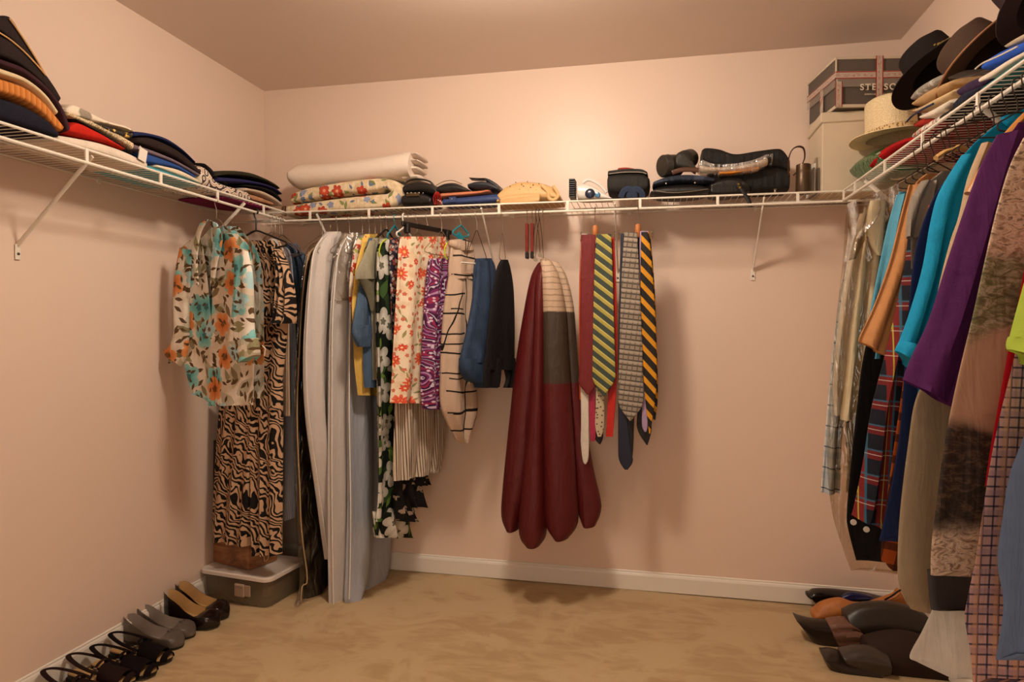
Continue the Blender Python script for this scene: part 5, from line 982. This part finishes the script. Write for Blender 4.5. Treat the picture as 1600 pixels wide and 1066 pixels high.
def hat(label,c,a,b,ch,cr,mat,band,tilt=(0,0,0),up=.35,dip=.12,rim=None,brim_t=.003,cat='hat',name='felt_hat',dent=.13,pinch=.12,crw=1.25):
    """brim half axes a (across) and b (along), crown of height ch and half width cr; tilt in degrees about x, y, z"""
    M=np.array(Matrix.Rotation(R(tilt[2]),3,'Z')@Matrix.Rotation(R(tilt[1]),3,'Y')@Matrix.Rotation(R(tilt[0]),3,'X'))
    t=thing(name,label,cat,tuple(c),'hats on the right shelf'); n=48; th=np.arange(n)*2*math.pi/n; C,S=np.cos(th),np.sin(th); c=np.array(c,float)
    def ring(f,z,off=0.):
        A=cr*.98+(a-cr*.98)*f; B=cr*crw+(b-cr*crw)*f
        zz=z+up*(f**2)*a*.5*(C**2)-dip*(f**2)*b*.5*(S**2)
        return np.c_[A*C,B*S,zz]
    rows=[ring(f,brim_t) for f in(0,.2,.4,.6,.8,.95,1.)]+[ring(1.0,0)]+[ring(f,0) for f in(.95,.8,.6,.4,.2,0)]
    rows.append(ring(0,brim_t))
    P=np.array(rows)@M.T+c; MB().grid(P,None,True).build('brim',mat,t,auto=50)
    if rim: MB().tube(ring(1.003,brim_t*.5)@M.T+c,.0028,8,closed=True).build('brim_binding',rim,t)
    rows=[]
    for k,f in enumerate(np.linspace(0,1,14)):
        if f<.7: q=f/.7; A=cr*(1-.05*q*q); B=cr*crw*(1-.05*q*q); z=ch*q*.86
        else: q=(f-.7)/.3; A=cr*.95*math.cos(q*1.5)**.7; B=cr*crw*.95*math.cos(q*1.5)**.7; z=ch*(.86+.14*math.sin(q*1.57))
        zz=z-dent*ch*np.exp(-(C/.42)**2)*(f**3)*(.7+.3*(-S)) if f>.6 else np.full(n,z)
        pin=1-pinch*np.exp(-((S+.85)/.35)**2)*np.clip((f-.3)/.4,0,1)
        rows.append(np.c_[A*C*pin,B*S,zz])
    P=np.array(rows)@M.T+c+M@np.array([0,0,brim_t]); MB().grid(P,None,True,False,True).build('crown',mat,t,auto=60)
    rows=[np.c_[cr*k*C,cr*crw*k*S,np.full(n,z)] for k,z in((1.012,.0015),(1.022,.004),(1.012,.026),(1.0,.028))]
    P=np.array(rows)@M.T+c+M@np.array([0,0,brim_t]); MB().grid(P,None,True).build('hat_band',band,t)
    return t,M,c
M_straw=patt('woven_straw',lambda g:g.mix(g.step(g.voro(g.uv,300).outputs[0],.2,.6),'D6BB8E','E8D5AE'),.7,.2,weave=400,bs=.5)
M_felt=plain('black_felt','26211F',.95,.1,noise=1,scale=400,vary=.3); M_bfelt=plain('brown_felt','4C3B31',.95,.1,noise=1,scale=400,vary=.25); M_dfelt=plain('dark_brown_black_felt','362A2A',.95,.1,noise=1,scale=400,vary=.3)
M_bband=plain('black_grosgrain','100E0D',.7,.2); M_bnd=plain('tan_brim_binding','9A6A48',.6)
t,M,c=hat('straw panama hat with wide brim resting on green and red folded things',(2.84,-.398,1.922),.135,.165,.150,.082,M_straw,patt('pierced_straw_band',lambda g:g.mix(g.step(g.voro(g.uv,140).outputs[0],.25,.35),'8A6C46','DDBF8E'),.7),tilt=(0,-4,8),up=.10,dip=.05,dent=.1)
t,M,c=hat('black felt hat with a small gold emblem, left of the brown felt hat',(2.862,-.735,2.040),.134,.185,.100,.074,M_felt,M_bband,tilt=(-17,-25,4),up=.12,dip=.10)
eb=MB()
for dx,dz,r in((0,0,.010),(-.012,.004,.007),(.013,.003,.007),(-.022,.009,.004),(.022,.006,.005),(.004,-.008,.005)): eb.lathe([(r,-.002),(r*.8,.002),(r*.2,.004)],c+M@np.array([.006+dx,-.0955+.12*abs(dx),.030+dz]),10,M@np.array([[1,0,0],[0,0,-1],[0,1,0]]))
eb.build('gold_emblem',plain('gold_emblem_metal','B09A5A',.35,.5,.7),t)
t,M,c=hat('brown felt hat with tan edged brim, tilted, right of the black felt hat',(2.866,-1.04,1.945),.134,.185,.098,.076,M_bfelt,plain('brown_grosgrain','2C201A',.8),tilt=(-24,-33,4),up=.12,dip=.08,rim=M_bnd)
t,M,c=hat('dark brown black felt hat nearest the camera, brim seen from below',(2.868,-1.345,1.985),.115,.145,.12,.075,M_dfelt,M_bband,tilt=(-30,-22,4),up=.10,dip=.06)
RX=W-SD+.03; GCp='caps and cloths on the right shelf'
def rfold(name,label,cat,mat,rows,seed,th=.09,e=3.,ends=(.012,.012),front=0.,**k):
    return fold(name,label,cat,mat,rows,GCp,th=th,e=e,side='R',X=RX,seed=seed,ends=ends,front=front,folds=k.pop('folds',((2,.002,.003),)),**k)
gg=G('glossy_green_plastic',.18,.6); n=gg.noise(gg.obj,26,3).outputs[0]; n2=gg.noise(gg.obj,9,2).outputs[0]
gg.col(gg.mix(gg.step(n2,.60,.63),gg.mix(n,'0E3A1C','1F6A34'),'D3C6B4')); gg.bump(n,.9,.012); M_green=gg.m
rfold('green_plastic_bag','shiny crumpled dark green plastic bag under the straw hat','bag',M_green,[(1326,258,1330,282),(1334,244,1338,287),(1348,233,1352,284),(1362,228,1366,276),(1374,230,1376,268)],301,th=.10,e=2.2,folds=((3,.004,.006),))
rfold('red_cloth','crumpled bright red cloth under the straw hat','cloth',plain('bright_red_fleece','A8161A',.9,.1,weave=300),[(1358,250,1360,266),(1366,234,1370,262),(1384,222,1386,250),(1404,214,1406,238),(1424,212,1426,226)],302,th=.10,e=2.4,folds=((4,.004,.006),))
rfold('folded_red_cloth','flat dark red cloth lying on the wires below the grey mesh cap','cloth',plain('deep_red_cloth','7E1418',.9,.1,weave=300),[(1384,254,1385,259),(1410,234,1412,240),(1440,212,1442,219),(1470,191,1472,198)],303,th=.11,e=4)
def cap(label,mat,rows,seed,bill=None,bmat=None,th=.075,front=0.,name='baseball_cap'):
    t,o,ph=fold(name,label,'cap',mat,rows,GCp,th=th,e=2.2,side='R',X=RX,seed=seed,ends=(.012,.012),front=front,folds=((2,.002,.003),),part='crown')
    if bill: panel('bill',bmat or mat,t,bill,o,ph,th*.8,-th,e=2.6,folds=[],seed=seed,ends=(.006,.01),m=16,n=24,hem=0)
    return t,o,ph
M_gcap=patt('grey_camo_twill',lambda g:g.mix(g.step(g.noise(g.uv,30,2).outputs[0],.5,.58),'8A8278','B7AFA6'),.85); M_tcap=plain('tan_twill','AF8C62',.85,.2,weave=500); M_bcap=plain('beige_twill','C0A47C',.85,.2,weave=500); M_wcap=plain('white_twill','D2C4B4',.85,.2,weave=500)
cap('grey patterned cap on top of the cap stack under the black hat',M_gcap,[(1423,146,1425,160),(1430,132,1434,156),(1444,122,1450,146),(1460,114,1466,136),(1474,112,1478,126)],311,front=.02)
cap('tan cap second in the stack under the grey patterned cap',M_tcap,[(1423,158,1426,168),(1434,146,1438,167),(1452,134,1456,158),(1472,126,1476,146),(1486,122,1488,136)],312,front=.012)
cap('beige cap third in the stack above the red and white cap',M_bcap,[(1424,170,1427,178),(1438,162,1442,177),(1458,150,1462,169),(1478,140,1482,158),(1490,136,1492,148)],313,front=.006)
t,o,ph=cap('white cap with red bill in the middle of the cap stack',M_wcap,[(1434,178,1438,188),(1450,168,1454,186),(1466,160,1470,176),(1480,154,1484,164)],314,bill=[(1418,191,1420,201),(1426,184,1432,200),(1440,178,1446,192)],bmat=plain('red_twill','9E2A1E',.85,.2,weave=500))
seam(t,[(1420,190),(1430,180),(1446,170),(1462,162)],o,ph,plain('navy_edge','2A3050',.8),.003,'navy_edge',.006)
rfold('printed_white_cloth','white cloth with small red and grey print resting on the wires','cloth',patt('white_with_red_grey_print',lambda g:flower_layer(g,flower_layer(g,'CFC3B6',60,.007,3,'A8483A',None,.5,3),70,.006,4,'7A746E',None,.5,6),.85),[(1424,206,1426,218),(1436,195,1440,210),(1456,182,1460,199),(1476,172,1480,186),(1490,168,1492,176)],315)
rfold('baseball_cap','grey mesh cap lying low on the wires, seen from below','cap',patt('grey_mesh',lambda g:g.mix(g.step(g.voro(g.uv,120).outputs[0],.3,.4),'5E564C','A89C8E'),.8),[(1446,206,1448,212),(1464,192,1466,199),(1484,178,1486,186),(1500,170,1502,176)],316,th=.10,front=.03)
rfold('baseball_cap','black cap lying on the wires between the grey mesh cap and the navy cap','cap',M_black,[(1468,176,1470,194),(1484,164,1486,184),(1500,150,1504,172),(1516,142,1518,160)],317,th=.10)
rfold('baseball_cap','dark navy cap under the brown felt hat','cap',plain('dark_navy_twill','1C2030',.85,.2,weave=500),[(1486,158,1490,176),(1500,142,1506,168),(1520,136,1524,152),(1536,130,1538,142)],318)
rfold('purple_cloth','dark purple folded cloth beside the blue cap','cloth',plain('dark_purple_cotton','352440',.85,.2,weave=500),[(1494,136,1498,154),(1510,124,1514,148),(1530,116,1534,136),(1546,110,1548,124)],319)
t,o,ph=cap('bright blue cap with white piping near the right edge',plain('bright_blue_twill','2450B0',.8,.2,weave=500),[(1531,98,1533,112),(1538,87,1544,110),(1560,74,1566,100),(1590,62,1594,88),(1620,50,1622,72)],320,front=-.004)
seam(t,[(1533,107),(1545,98),(1570,87),(1600,72)],o,ph,M_wcap,.002,'white_piping',.012)
rfold('folded_white_shirt','white shirt folded under the bright blue cap','shirt',M_whk,[(1529,118,1531,133),(1545,108,1548,126),(1570,92,1574,108),(1600,76,1604,90),(1640,52,1644,66)],321,th=.11,e=4)
rfold('folded_pale_shirt','pale cream shirt peeking out above the bright blue cap','shirt',M_crk,[(1568,70,1570,76),(1582,60,1586,70),(1604,48,1608,60),(1640,34,1642,44)],322,th=.08,e=3,front=.02)
rfold('folded_teal_shirt','teal shirt lying on the wires at the right edge','shirt',plain('teal_cotton','2E7E80',.85,.2,weave=500),[(1534,136,1536,143),(1560,118,1562,126),(1600,88,1602,98),(1650,50,1652,62)],323,th=.12,e=4)
# ---------------------------------------------------------------- shoes and boxes on the floor
def shoe(name,label,cat,toe,heel,mat,inmat,group,w=.042,hh=.062,toeh=.034,vamp=.66,heelh=.02,soleM=None,point=1.,rimc=None,bow=None,L=None):
    """a low shoe from heel to toe (floor points): closed toe, open top, insole, sole and heel"""
    toe=np.array([toe[0],toe[1],0.]); heel=np.array([heel[0],heel[1],0.]); d=nrm(toe-heel); 
    if L: heel=toe-d*L
    L=np.linalg.norm(toe-heel); sd=np.array([-d[1],d[0],0.]); t=thing(name,label,cat,tuple((toe+heel)/2),group)
    ns=30; A=[];I=[];S0=[];S1=[]
    for k in range(ns):
        s=k/(ns-1); q=s
        wd=w*np.interp(q,[0,.04,.15,.35,.55,.74,.88,.96,1.],[.30,.52,.70,.68,.86,1.,.86*point,.56*point,.10])
        z0=heelh*np.interp(q,[0,.25,.5,.7,1],[1,1,.45,.12,.18])+.004
        top=z0+np.interp(q,[0,.08,.25,.45,.62,.8,.92,1.],[hh,hh*.97,hh*.72,hh*.52,hh*.46,toeh,toeh*.8,.008])
        x=heel+d*(L*s); zi=z0+.006
        opn=q<vamp; n1=[(-1,0,top),(-1.04,0,z0+(top-z0)*.45),(-.92,0,z0),(0,0,z0-.001),(.92,0,z0),(1.04,0,z0+(top-z0)*.45),(1,0,top)]
        if opn:
            th=.0025/wd; n2=[(1-th,0,top),(.93,0,z0+(top-z0)*.4),(.82,0,zi),(0,0,zi),(-.82,0,zi),(-.93,0,z0+(top-z0)*.4),(-1+th,0,top)]
        else:
            r=(top-z0)*.16*min(1,(q-vamp)/.12+.2); n2=[(.92,0,top+r*.3),(.7,0,top+r*.7),(.35,0,top+r*.95),(0,0,top+r),(-.35,0,top+r*.95),(-.7,0,top+r*.7),(-.92,0,top+r*.3)]
        P=[x+sd*(a*wd)+np.array([0,0,z]) for a,_,z in n1+n2]; A.append(P)
        if opn: I.append([x+sd*(a*wd*.99)+np.array([0,0,z+.0008]) for a,_,z in n2])
        S0.append([x+sd*(a*wd*.96)+np.array([0,0,z]) for a,z in((-1,z0+.003),(1,z0+.003),(1,z0-.004 if q>.3 else z0-.004),(-1,z0-.004))])
    MB().grid(np.array(A),None,True,True,True).build('upper',mat,t,auto=50)
    MB().grid(np.array(I)).build('insole',inmat,t)
    MB().grid(np.array(S0),None,True,True,True).build('sole',soleM or M_blackpl,t,auto=40)
    if heelh>.008:
        R_=[]
        for f,zz in((1.,heelh),(.94,.0),):
            R_.append([heel+d*(L*(.02+.2*u_))*1+sd*(w*.60*v_*f)+np.array([0,0,zz]) for u_,v_ in((0,-.45),(.0,.45),(.35,1),(1,1.),(1,-1.),(.35,-1))])
        MB().grid(np.array(R_),None,True,True,True).build('heel',soleM or M_blackpl,t,False)
    if bow:
        x=heel+d*(L*.76); z=toeh+heelh*.15+.012
        MB().tube(smooth_path([x+sd*(w*.5*a)+np.array([0,0,z-.006*abs(a)]) for a in(-1,-.4,0,.4,1)],3),[(.008,.0025)]*13,8,up=(0,0,1)).build('bow',bow,t)
        MB().tube([x+sd*.006+[0,0,z+.002],x-sd*.006+[0,0,z+.002]],.006,8).build('bow_knot',bow,t)
    return t
M_pump=plain('dark_brown_patent','1B0E0B',.22,.6); M_ins=plain('tan_insole','B8935E',.6,.3); M_gflat=plain('grey_glazed_leather','5B5148',.35,.5,bump=.2,scale=60); M_gins=plain('grey_insole','8E8076',.6,.3); M_suede=plain('black_suede','140C0D',.95,.1,noise=1,scale=400); M_brs=plain('dark_plum_suede','22120F',.9,.15)
GS='shoes lined up along the left wall'
def hl(px,py): return onZ(px,py,.008)
def place(toe,ang,L): d=np.array([math.cos(R(ang)),math.sin(R(ang)),0]); return toe-d*L
for lab,toe,ang in(('dark brown patent pump with tan insole, right of its pair, beside the clear bin',hl(357,962),2),('dark brown patent pump with tan insole, left of its pair and nearer the grey flats',hl(342,977),2)):
    tp=hl(*((357,962) if 'right of' in lab else (342,977))); shoe('pump_shoe',lab,'shoe',tp,place(tp,ang,.238),M_pump,M_ins,GS,heelh=.032,hh=.094,vamp=.66,toeh=.046,w=.048)
for lab,px in(('grey glazed flat shoe nearer the brown pumps',(304,992)),('grey glazed flat shoe nearer the black sandals',(286,1008))):
    tp=hl(*px); shoe('flat_shoe',lab,'shoe',tp,place(tp,4,.238),M_gflat,M_gins,GS,heelh=.014,hh=.088,vamp=.70,toeh=.040,w=.045,bow=M_gflat)
def sandal(label,toe,ang,L,mat,inmat,w=.043,sling=True,opentoe=True):
    toe=np.array([toe[0],toe[1],0.]); heel=place(toe,ang,L); d=nrm(toe-heel); sd=np.array([-d[1],d[0],0.]); t=thing('sandal',label,'shoe',tuple((toe+heel)/2),GS)
    R1=[];R2=[]; ns=24
    for k in range(ns):
        s=k/(ns-1); wd=w*np.interp(s,[0,.04,.15,.4,.72,.9,.97,1],[.3,.55,.74,.68,1.,.86,.5,.1]); z=np.interp(s,[0,.3,.6,1],[.030,.026,.012,.013]); x=heel+d*(L*s)
        R1.append([x+sd*(wd*a)+np.array([0,0,zz]) for a,zz in((-1,z),(1,z),(1,z-.010),(-1,z-.010))]); R2.append([x+sd*(wd*.92*a)+np.array([0,0,z+.0015]) for a in(-1,-.5,0,.5,1)])
    MB().grid(np.array(R1),None,True,True,True).build('sole',M_blackpl,t,auto=40); MB().grid(np.array(R2)).build('insole',inmat,t)
    MB().box(heel+d*(L*.1)+[0,0,.011],(.05,.045,.022),math.atan2(d[1],d[0]),bev=.004).build('heel',M_blackpl,t,False)
    def arch(s0,s1,h0,h1,nm,wf=1.04):
        rows=[]
        for s,h in zip(np.linspace(s0,s1,9),np.linspace(h0,h1,9)):
            wd=w*np.interp(s,[.3,.5,.72,.9,.97],[.70,.78,1.,.86,.5])*wf; x=heel+d*(L*s)
            a_=np.linspace(math.pi,0,13); o_=[x+sd*(wd*math.cos(q))+np.array([0,0,.008+(h)*math.sin(q)**.7]) for q in a_]; i_=[x+sd*(wd*.94*math.cos(q))+np.array([0,0,.008+(h-.003)*math.sin(q)**.7]) for q in a_[::-1]]
            rows.append(o_+i_)
        MB().grid(np.array(rows),None,True,True,True).build(nm,mat,t,auto=50)
    arch(.52,.86,.058,.034,'vamp_band'); arch(.91,.985,.028,.022,'toe_band')
    if sling:
        P=[heel+d*(L*.55)+sd*w*.9+[0,0,.05],heel+d*(L*.3)+sd*w*.85+[0,0,.068],heel+d*(L*.08)+sd*w*.5+[0,0,.084],heel-d*.004+[0,0,.088],heel+d*(L*.08)-sd*w*.5+[0,0,.084],heel+d*(L*.3)-sd*w*.85+[0,0,.068],heel+d*(L*.55)-sd*w*.9+[0,0,.05]]
        MB().tube(smooth_path(P,5),[(.0085,.0022)]*31,8,up=(0,0,1)).build('sling_strap',mat,t)
        MB().tube(smooth_path([heel+d*(L*.42)+sd*w*.95+[0,0,.022],heel+d*(L*.48)+sd*w*.6+[0,0,.062],heel+d*(L*.5)+[0,0,.075],heel+d*(L*.48)-sd*w*.6+[0,0,.062],heel+d*(L*.42)-sd*w*.95+[0,0,.022]],4),[(.007,.0022)]*17,8,up=(0,0,1)).build('instep_strap',mat,t)
        bx=heel+d*(L*.5)-sd*w*.75+np.array([0,0,.06]); MB().box(bx,(.012,.004,.012),math.atan2(d[1],d[0]),bev=.001).build('buckle',M_gun,t,False)
    return t
sandal('black suede slingback sandal nearer the grey flats',hl(268,1030),5,.235,M_suede,M_ins)
sandal('black suede slingback sandal farther left of its pair, tan insole at the toe',hl(243,1052),5,.235,M_suede,M_ins)
sandal('dark plum suede sandal at the lower left corner, tan insole showing',hl(210,1066),6,.235,M_brs,M_ins)
sandal('dark brown slingback sandal, leftmost of the row, partly out of frame',hl(175,1092),6,.235,M_brs,M_ins)

# clear storage bin with the printed shopping bag on its lid
bz=.135; bx0,bx1=.014,.392; by0,by1=-.56,-.275; rzb=R(-7); cx,cy=(bx0+bx1)/2,(by0+by1)/2
gbin=G('smoky_clear_plastic',.2,.5,Transmission_Weight=.0); gbin.col(gbin.mix(gbin.noise(gbin.obj,9,3).outputs[0],'5E5140','8C7A62')); gbin.b.inputs['Alpha'].default_value=.62
t=thing('storage_bin','low clear plastic storage bin with white lid in the back left corner','bin',(cx,cy,0))
cr_,sr_=math.cos(rzb),math.sin(rzb); BM=np.array([[cr_,-sr_,0],[sr_,cr_,0],[0,0,1.]]); bp=lambda a,b,c: np.array([cx,cy,0])+BM@np.array([a,b,c])
def rring(hx_,hy_,r,z,n=6):
    P=[]
    for qx,qy,a0 in((1,1,0),(-1,1,90),(-1,-1,180),(1,-1,270)):
        for k in range(n+1): a=R(a0+90*k/n); P.append(bp(qx*(hx_-r)+r*math.cos(a),qy*(hy_-r)+r*math.sin(a),z))
    return P
hx_,hy_=.183,.130
MB().grid(np.array([rring(hx_*.90,hy_*.88,.03,.004),rring(hx_*.92,hy_*.90,.03,.0),rring(hx_*.93,hy_*.91,.03,.010),rring(hx_*.99,hy_*.98,.034,bz-.012),rring(hx_*.97,hy_*.96,.032,bz-.012),rring(hx_*.91,hy_*.88,.03,.012)]),None,True,True,True).build('bin_body',gbin.m,t,auto=40)
M_lid=plain('white_lid_plastic','D6C8BC',.4,.4,vary=.03)
MB().grid(np.array([rring(hx_*1.01,hy_*1.01,.036,bz-.020),rring(hx_*1.05,hy_*1.06,.038,bz-.018),rring(hx_*1.05,hy_*1.06,.038,bz-.004),rring(hx_*1.03,hy_*1.03,.036,bz),rring(hx_*.96,hy_*.94,.03,bz),rring(hx_*.93,hy_*.9,.028,bz-.004),rring(hx_*.3,hy_*.3,.01,bz-.004)]),None,True,True,True).build('lid',M_lid,t,auto=40)
MB().box(bp(.035,-hy_*1.02,.066),(.052,.012,.058),M=BM,bev=.004).build('latch',plain('pinkish_clear_plastic','A08670',.35,.5),t,False); MB().box(bp(.035,-hy_*1.04,.086),(.048,.010,.012),M=BM,bev=.003).build('latch_lip',MATS['pinkish_clear_plastic'],t,False)
MB().box(bp(.075,-hy_*1.0,.066),(.03,.008,.05),M=BM,bev=.003).build('latch_plate',MATS['pinkish_clear_plastic'],t,False)
MB().box(bp(0,0,.05),(.28,.19,.075),M=BM,bev=.02).build('packed_cloth',plain('dim_brown_cloth','6E604C',.9,.1,noise=1,scale=14,vary=.4),t)
def m_photo(g):
    n=g.noise(g.map(g.uv,(6,11,1)),1,3,.6,1.).outputs[0]; o=g.sep(g.uv)[1]
    c=g.ramp(n,[(.3,'3A2412'),(.45,'7A4A28'),(.58,'A5714A'),(.72,'5E4A22')]); return g.mix(g.step(o,.27,.30),c,g.mix(g.step(o,.44,.455),'9A7A62','17110E'))
M_photo=patt('glossy_photo_print_paper',m_photo,.35,.5,weave=0)
z0=bz+.001; t=thing('shopping_bag','tall glossy shopping bag with brown photographic print standing on the storage bin','bag',tuple(bp(-.04,.02,z0)))
def bb(a,b,c): return np.array([.146,-.40,0])+np.array([.1115,-.030,0])*(a/.1)+np.array([.024,.072,0])*(b/.05)+np.array([0,0,c])
BW,BD,BH=.1,.05,.56; rows=[]
for z,k in((0,1),(.2,1.),(.4,.98),(BH,.95)): rows.append([bb(-BW*k,-BD,z0+z),bb(BW*k,-BD,z0+z),bb(BW*k,0,z0+z),bb(BW*k,BD,z0+z),bb(-BW*k,BD,z0+z),bb(-BW*k,0,z0+z)])
rows.append([bb(a*(BW-.002),b*(BD-.002),z0+BH-.002) for a,b in((-1,-1),(1,-1),(1,0),(1,1),(-1,1),(-1,0))]); rows.append([bb(a*(BW-.002),b*(BD-.002),z0+.01) for a,b in((-1,-1),(1,-1),(1,0),(1,1),(-1,1),(-1,0))])
P=np.array(rows); uv=np.dstack([np.tile([0,.21,.25,.29,.5,.54],(len(rows),1)),P[:,:,2]]); MB().grid(P,uv,True,True,True).build('paper_body',M_photo,t,False)
for b in(-BD-.001,BD+.001): MB().tube(smooth_path([bb(-.05,b,z0+BH-.02),bb(-.045,b,z0+BH+.05),bb(0,b,z0+BH+.10),bb(.045,b,z0+BH+.05),bb(.05,b,z0+BH-.02)],5),.0025,6).build('cord_handle',M_dwire,t)
o_=bb(BW+.003,0,z0+.035); MB().tube(smooth_path([o_+[0,0,.05],o_+[.004,-.006,.01],o_+[.012,-.012,-.012],o_+[.022,-.006,-.006],o_+[.024,0,.01]],4),.002,6).build('loose_cord',M_pipe,t)

# ---------------------------------------------------------------- shoes under the right rail
GR_='shoes under the right rail'
def pr(name,label,mat,rows,Y,th,seed,ends=(.02,.02),e=2.3,folds=((3,.002,.004),),cat='shoe',off=None,t=None,part='upper',grp=GR_,m=34,n=36):
    o=np.array([0,Y,0]); 
    if t is None: t=thing(name,label,cat,tuple(onY(*rows[len(rows)//2][2:4],Y)+np.array([0,th,0])),grp)
    panel(part,mat,t,rows,o,0.,th,th if off is None else off,e=e,folds=list(folds),seed=seed,ends=ends,m=m,n=n,hem=0,dv=.5); return t,o
def onF(px,py,Y): return onY(px,py,Y)
M_bpat=plain('black_patent_leather','0B0A0C',.15,.6); M_bls=plain('navy_satin_stripe','141C4A',.25,.5); M_tanL=plain('orange_tan_leather','B06C34',.5,.4,bump=.2,scale=60); M_btl=plain('dark_brown_boot_leather','231812',.3,.5,bump=.35,scale=50); M_crinkle=plain('wrinkled_brown_leather','6E4A3A',.35,.5,bump=.6,scale=70); M_dgb=plain('dark_olive_brown_leather','2A221A',.4,.45,bump=.3,scale=40)
t,o=pr('patent_slipper','shiny black slipper with navy panel lying along the back wall','',[(1268,931,1270,940),(1276,926,1278,948),(1300,926,1302,951),(1330,929,1332,952),(1358,933,1360,949),(1384,940,1384,946)],-.115,.038,401) if False else pr('patent_slipper','shiny black slipper with navy panel lying along the back wall',M_bpat,[(1268,931,1270,940),(1276,926,1278,948),(1300,926,1302,951),(1330,929,1332,952),(1358,933,1360,949),(1384,940,1384,946)],-.115,.038,401)
pr('','',M_bls,[(1316,932,1318,940),(1330,927,1334,940),(1348,929,1350,938),(1362,933,1362,936)],-.121,.02,402,t=t,part='navy_panel',ends=(.006,.006),m=16,n=20,off=.012)
t,o=pr('tan_slide','orange tan leather slide with rounded toe in front of the black slipper',M_tanL,[(1277,958,1279,972),(1286,949,1290,977),(1304,943,1308,978),(1320,942,1322,977),(1340,949,1340,976),(1362,950,1362,970),(1384,952,1384,966)],-.235,.042,404)
t,o=pr('tan_slide','orange tan leather slide standing behind, triangular back edge and strap',M_tanL,[(1364,944,1366,951),(1378,939,1380,950),(1392,934,1394,951),(1400,930,1402,955),(1408,924,1412,960),(1420,948,1422,962)],-.20,.025,405,ends=(.01,.01))
MB().tube(smooth_path([onY(x,y,-.205) for x,y in((1382,938),(1394,931),(1402,925),(1408,922))],4),[(.004,.0015)]*13,6,up=(0,1,0)).build('thin_strap',M_btl,t)
t,o=pr('leather_boot','dark brown leather boot with pointed toe and wrinkled ankle, behind the nearest boot',M_btl,[(1246,971,1247,974),(1256,972,1258,990),(1272,975,1276,1012),(1292,977,1298,1030),(1312,979,1320,1040),(1330,983,1336,1042)],-.40,.045,406,ends=(.006,.01))
pr('','',M_crinkle,[(1296,976,1316,1018),(1312,974,1332,1018),(1328,974,1346,1016),(1340,980,1362,1014)],-.405,.046,407,t=t,part='wrinkled_ankle',folds=((6,.004,.006),),ends=(.008,.008))
pr('','',M_dgb,[(1326,964,1338,1004),(1345,955,1356,1010),(1370,951,1378,1014),(1400,951,1405,1012),(1430,958,1434,1008),(1455,970,1456,1000)],-.395,.06,408,t=t,part='collapsed_shaft',folds=((3,.004,.008),),ends=(.01,.02))
t,o=pr('leather_boot','nearest dark boot with soft wide shaft at the lower right, toe cut by the frame',M_btl,[(1290,1030,1292,1038),(1304,1026,1308,1062),(1324,1030,1330,1078),(1350,1030,1356,1088),(1376,1036,1380,1090)],-.60,.05,409,ends=(.006,.01))
pr('','',plain('greyed_brown_leather','3A302B',.35,.5,bump=.3,scale=40),[(1318,1026,1326,1044),(1345,1020,1356,1056),(1372,1022,1380,1064),(1392,1030,1394,1062)],-.612,.045,410,t=t,part='ankle_strap',folds=((3,.003,.004),),ends=(.006,.006))
pr('','',plain('soft_dark_brown_suede','2E2019',.8,.2,noise=1,scale=200),[(1362,1012,1366,1066),(1390,1004,1394,1076),(1420,1002,1424,1084),(1450,1008,1452,1090),(1484,1022,1486,1092),(1512,1040,1512,1090)],-.58,.07,411,t=t,part='soft_shaft',folds=((3,.004,.008),),ends=(.01,.02))
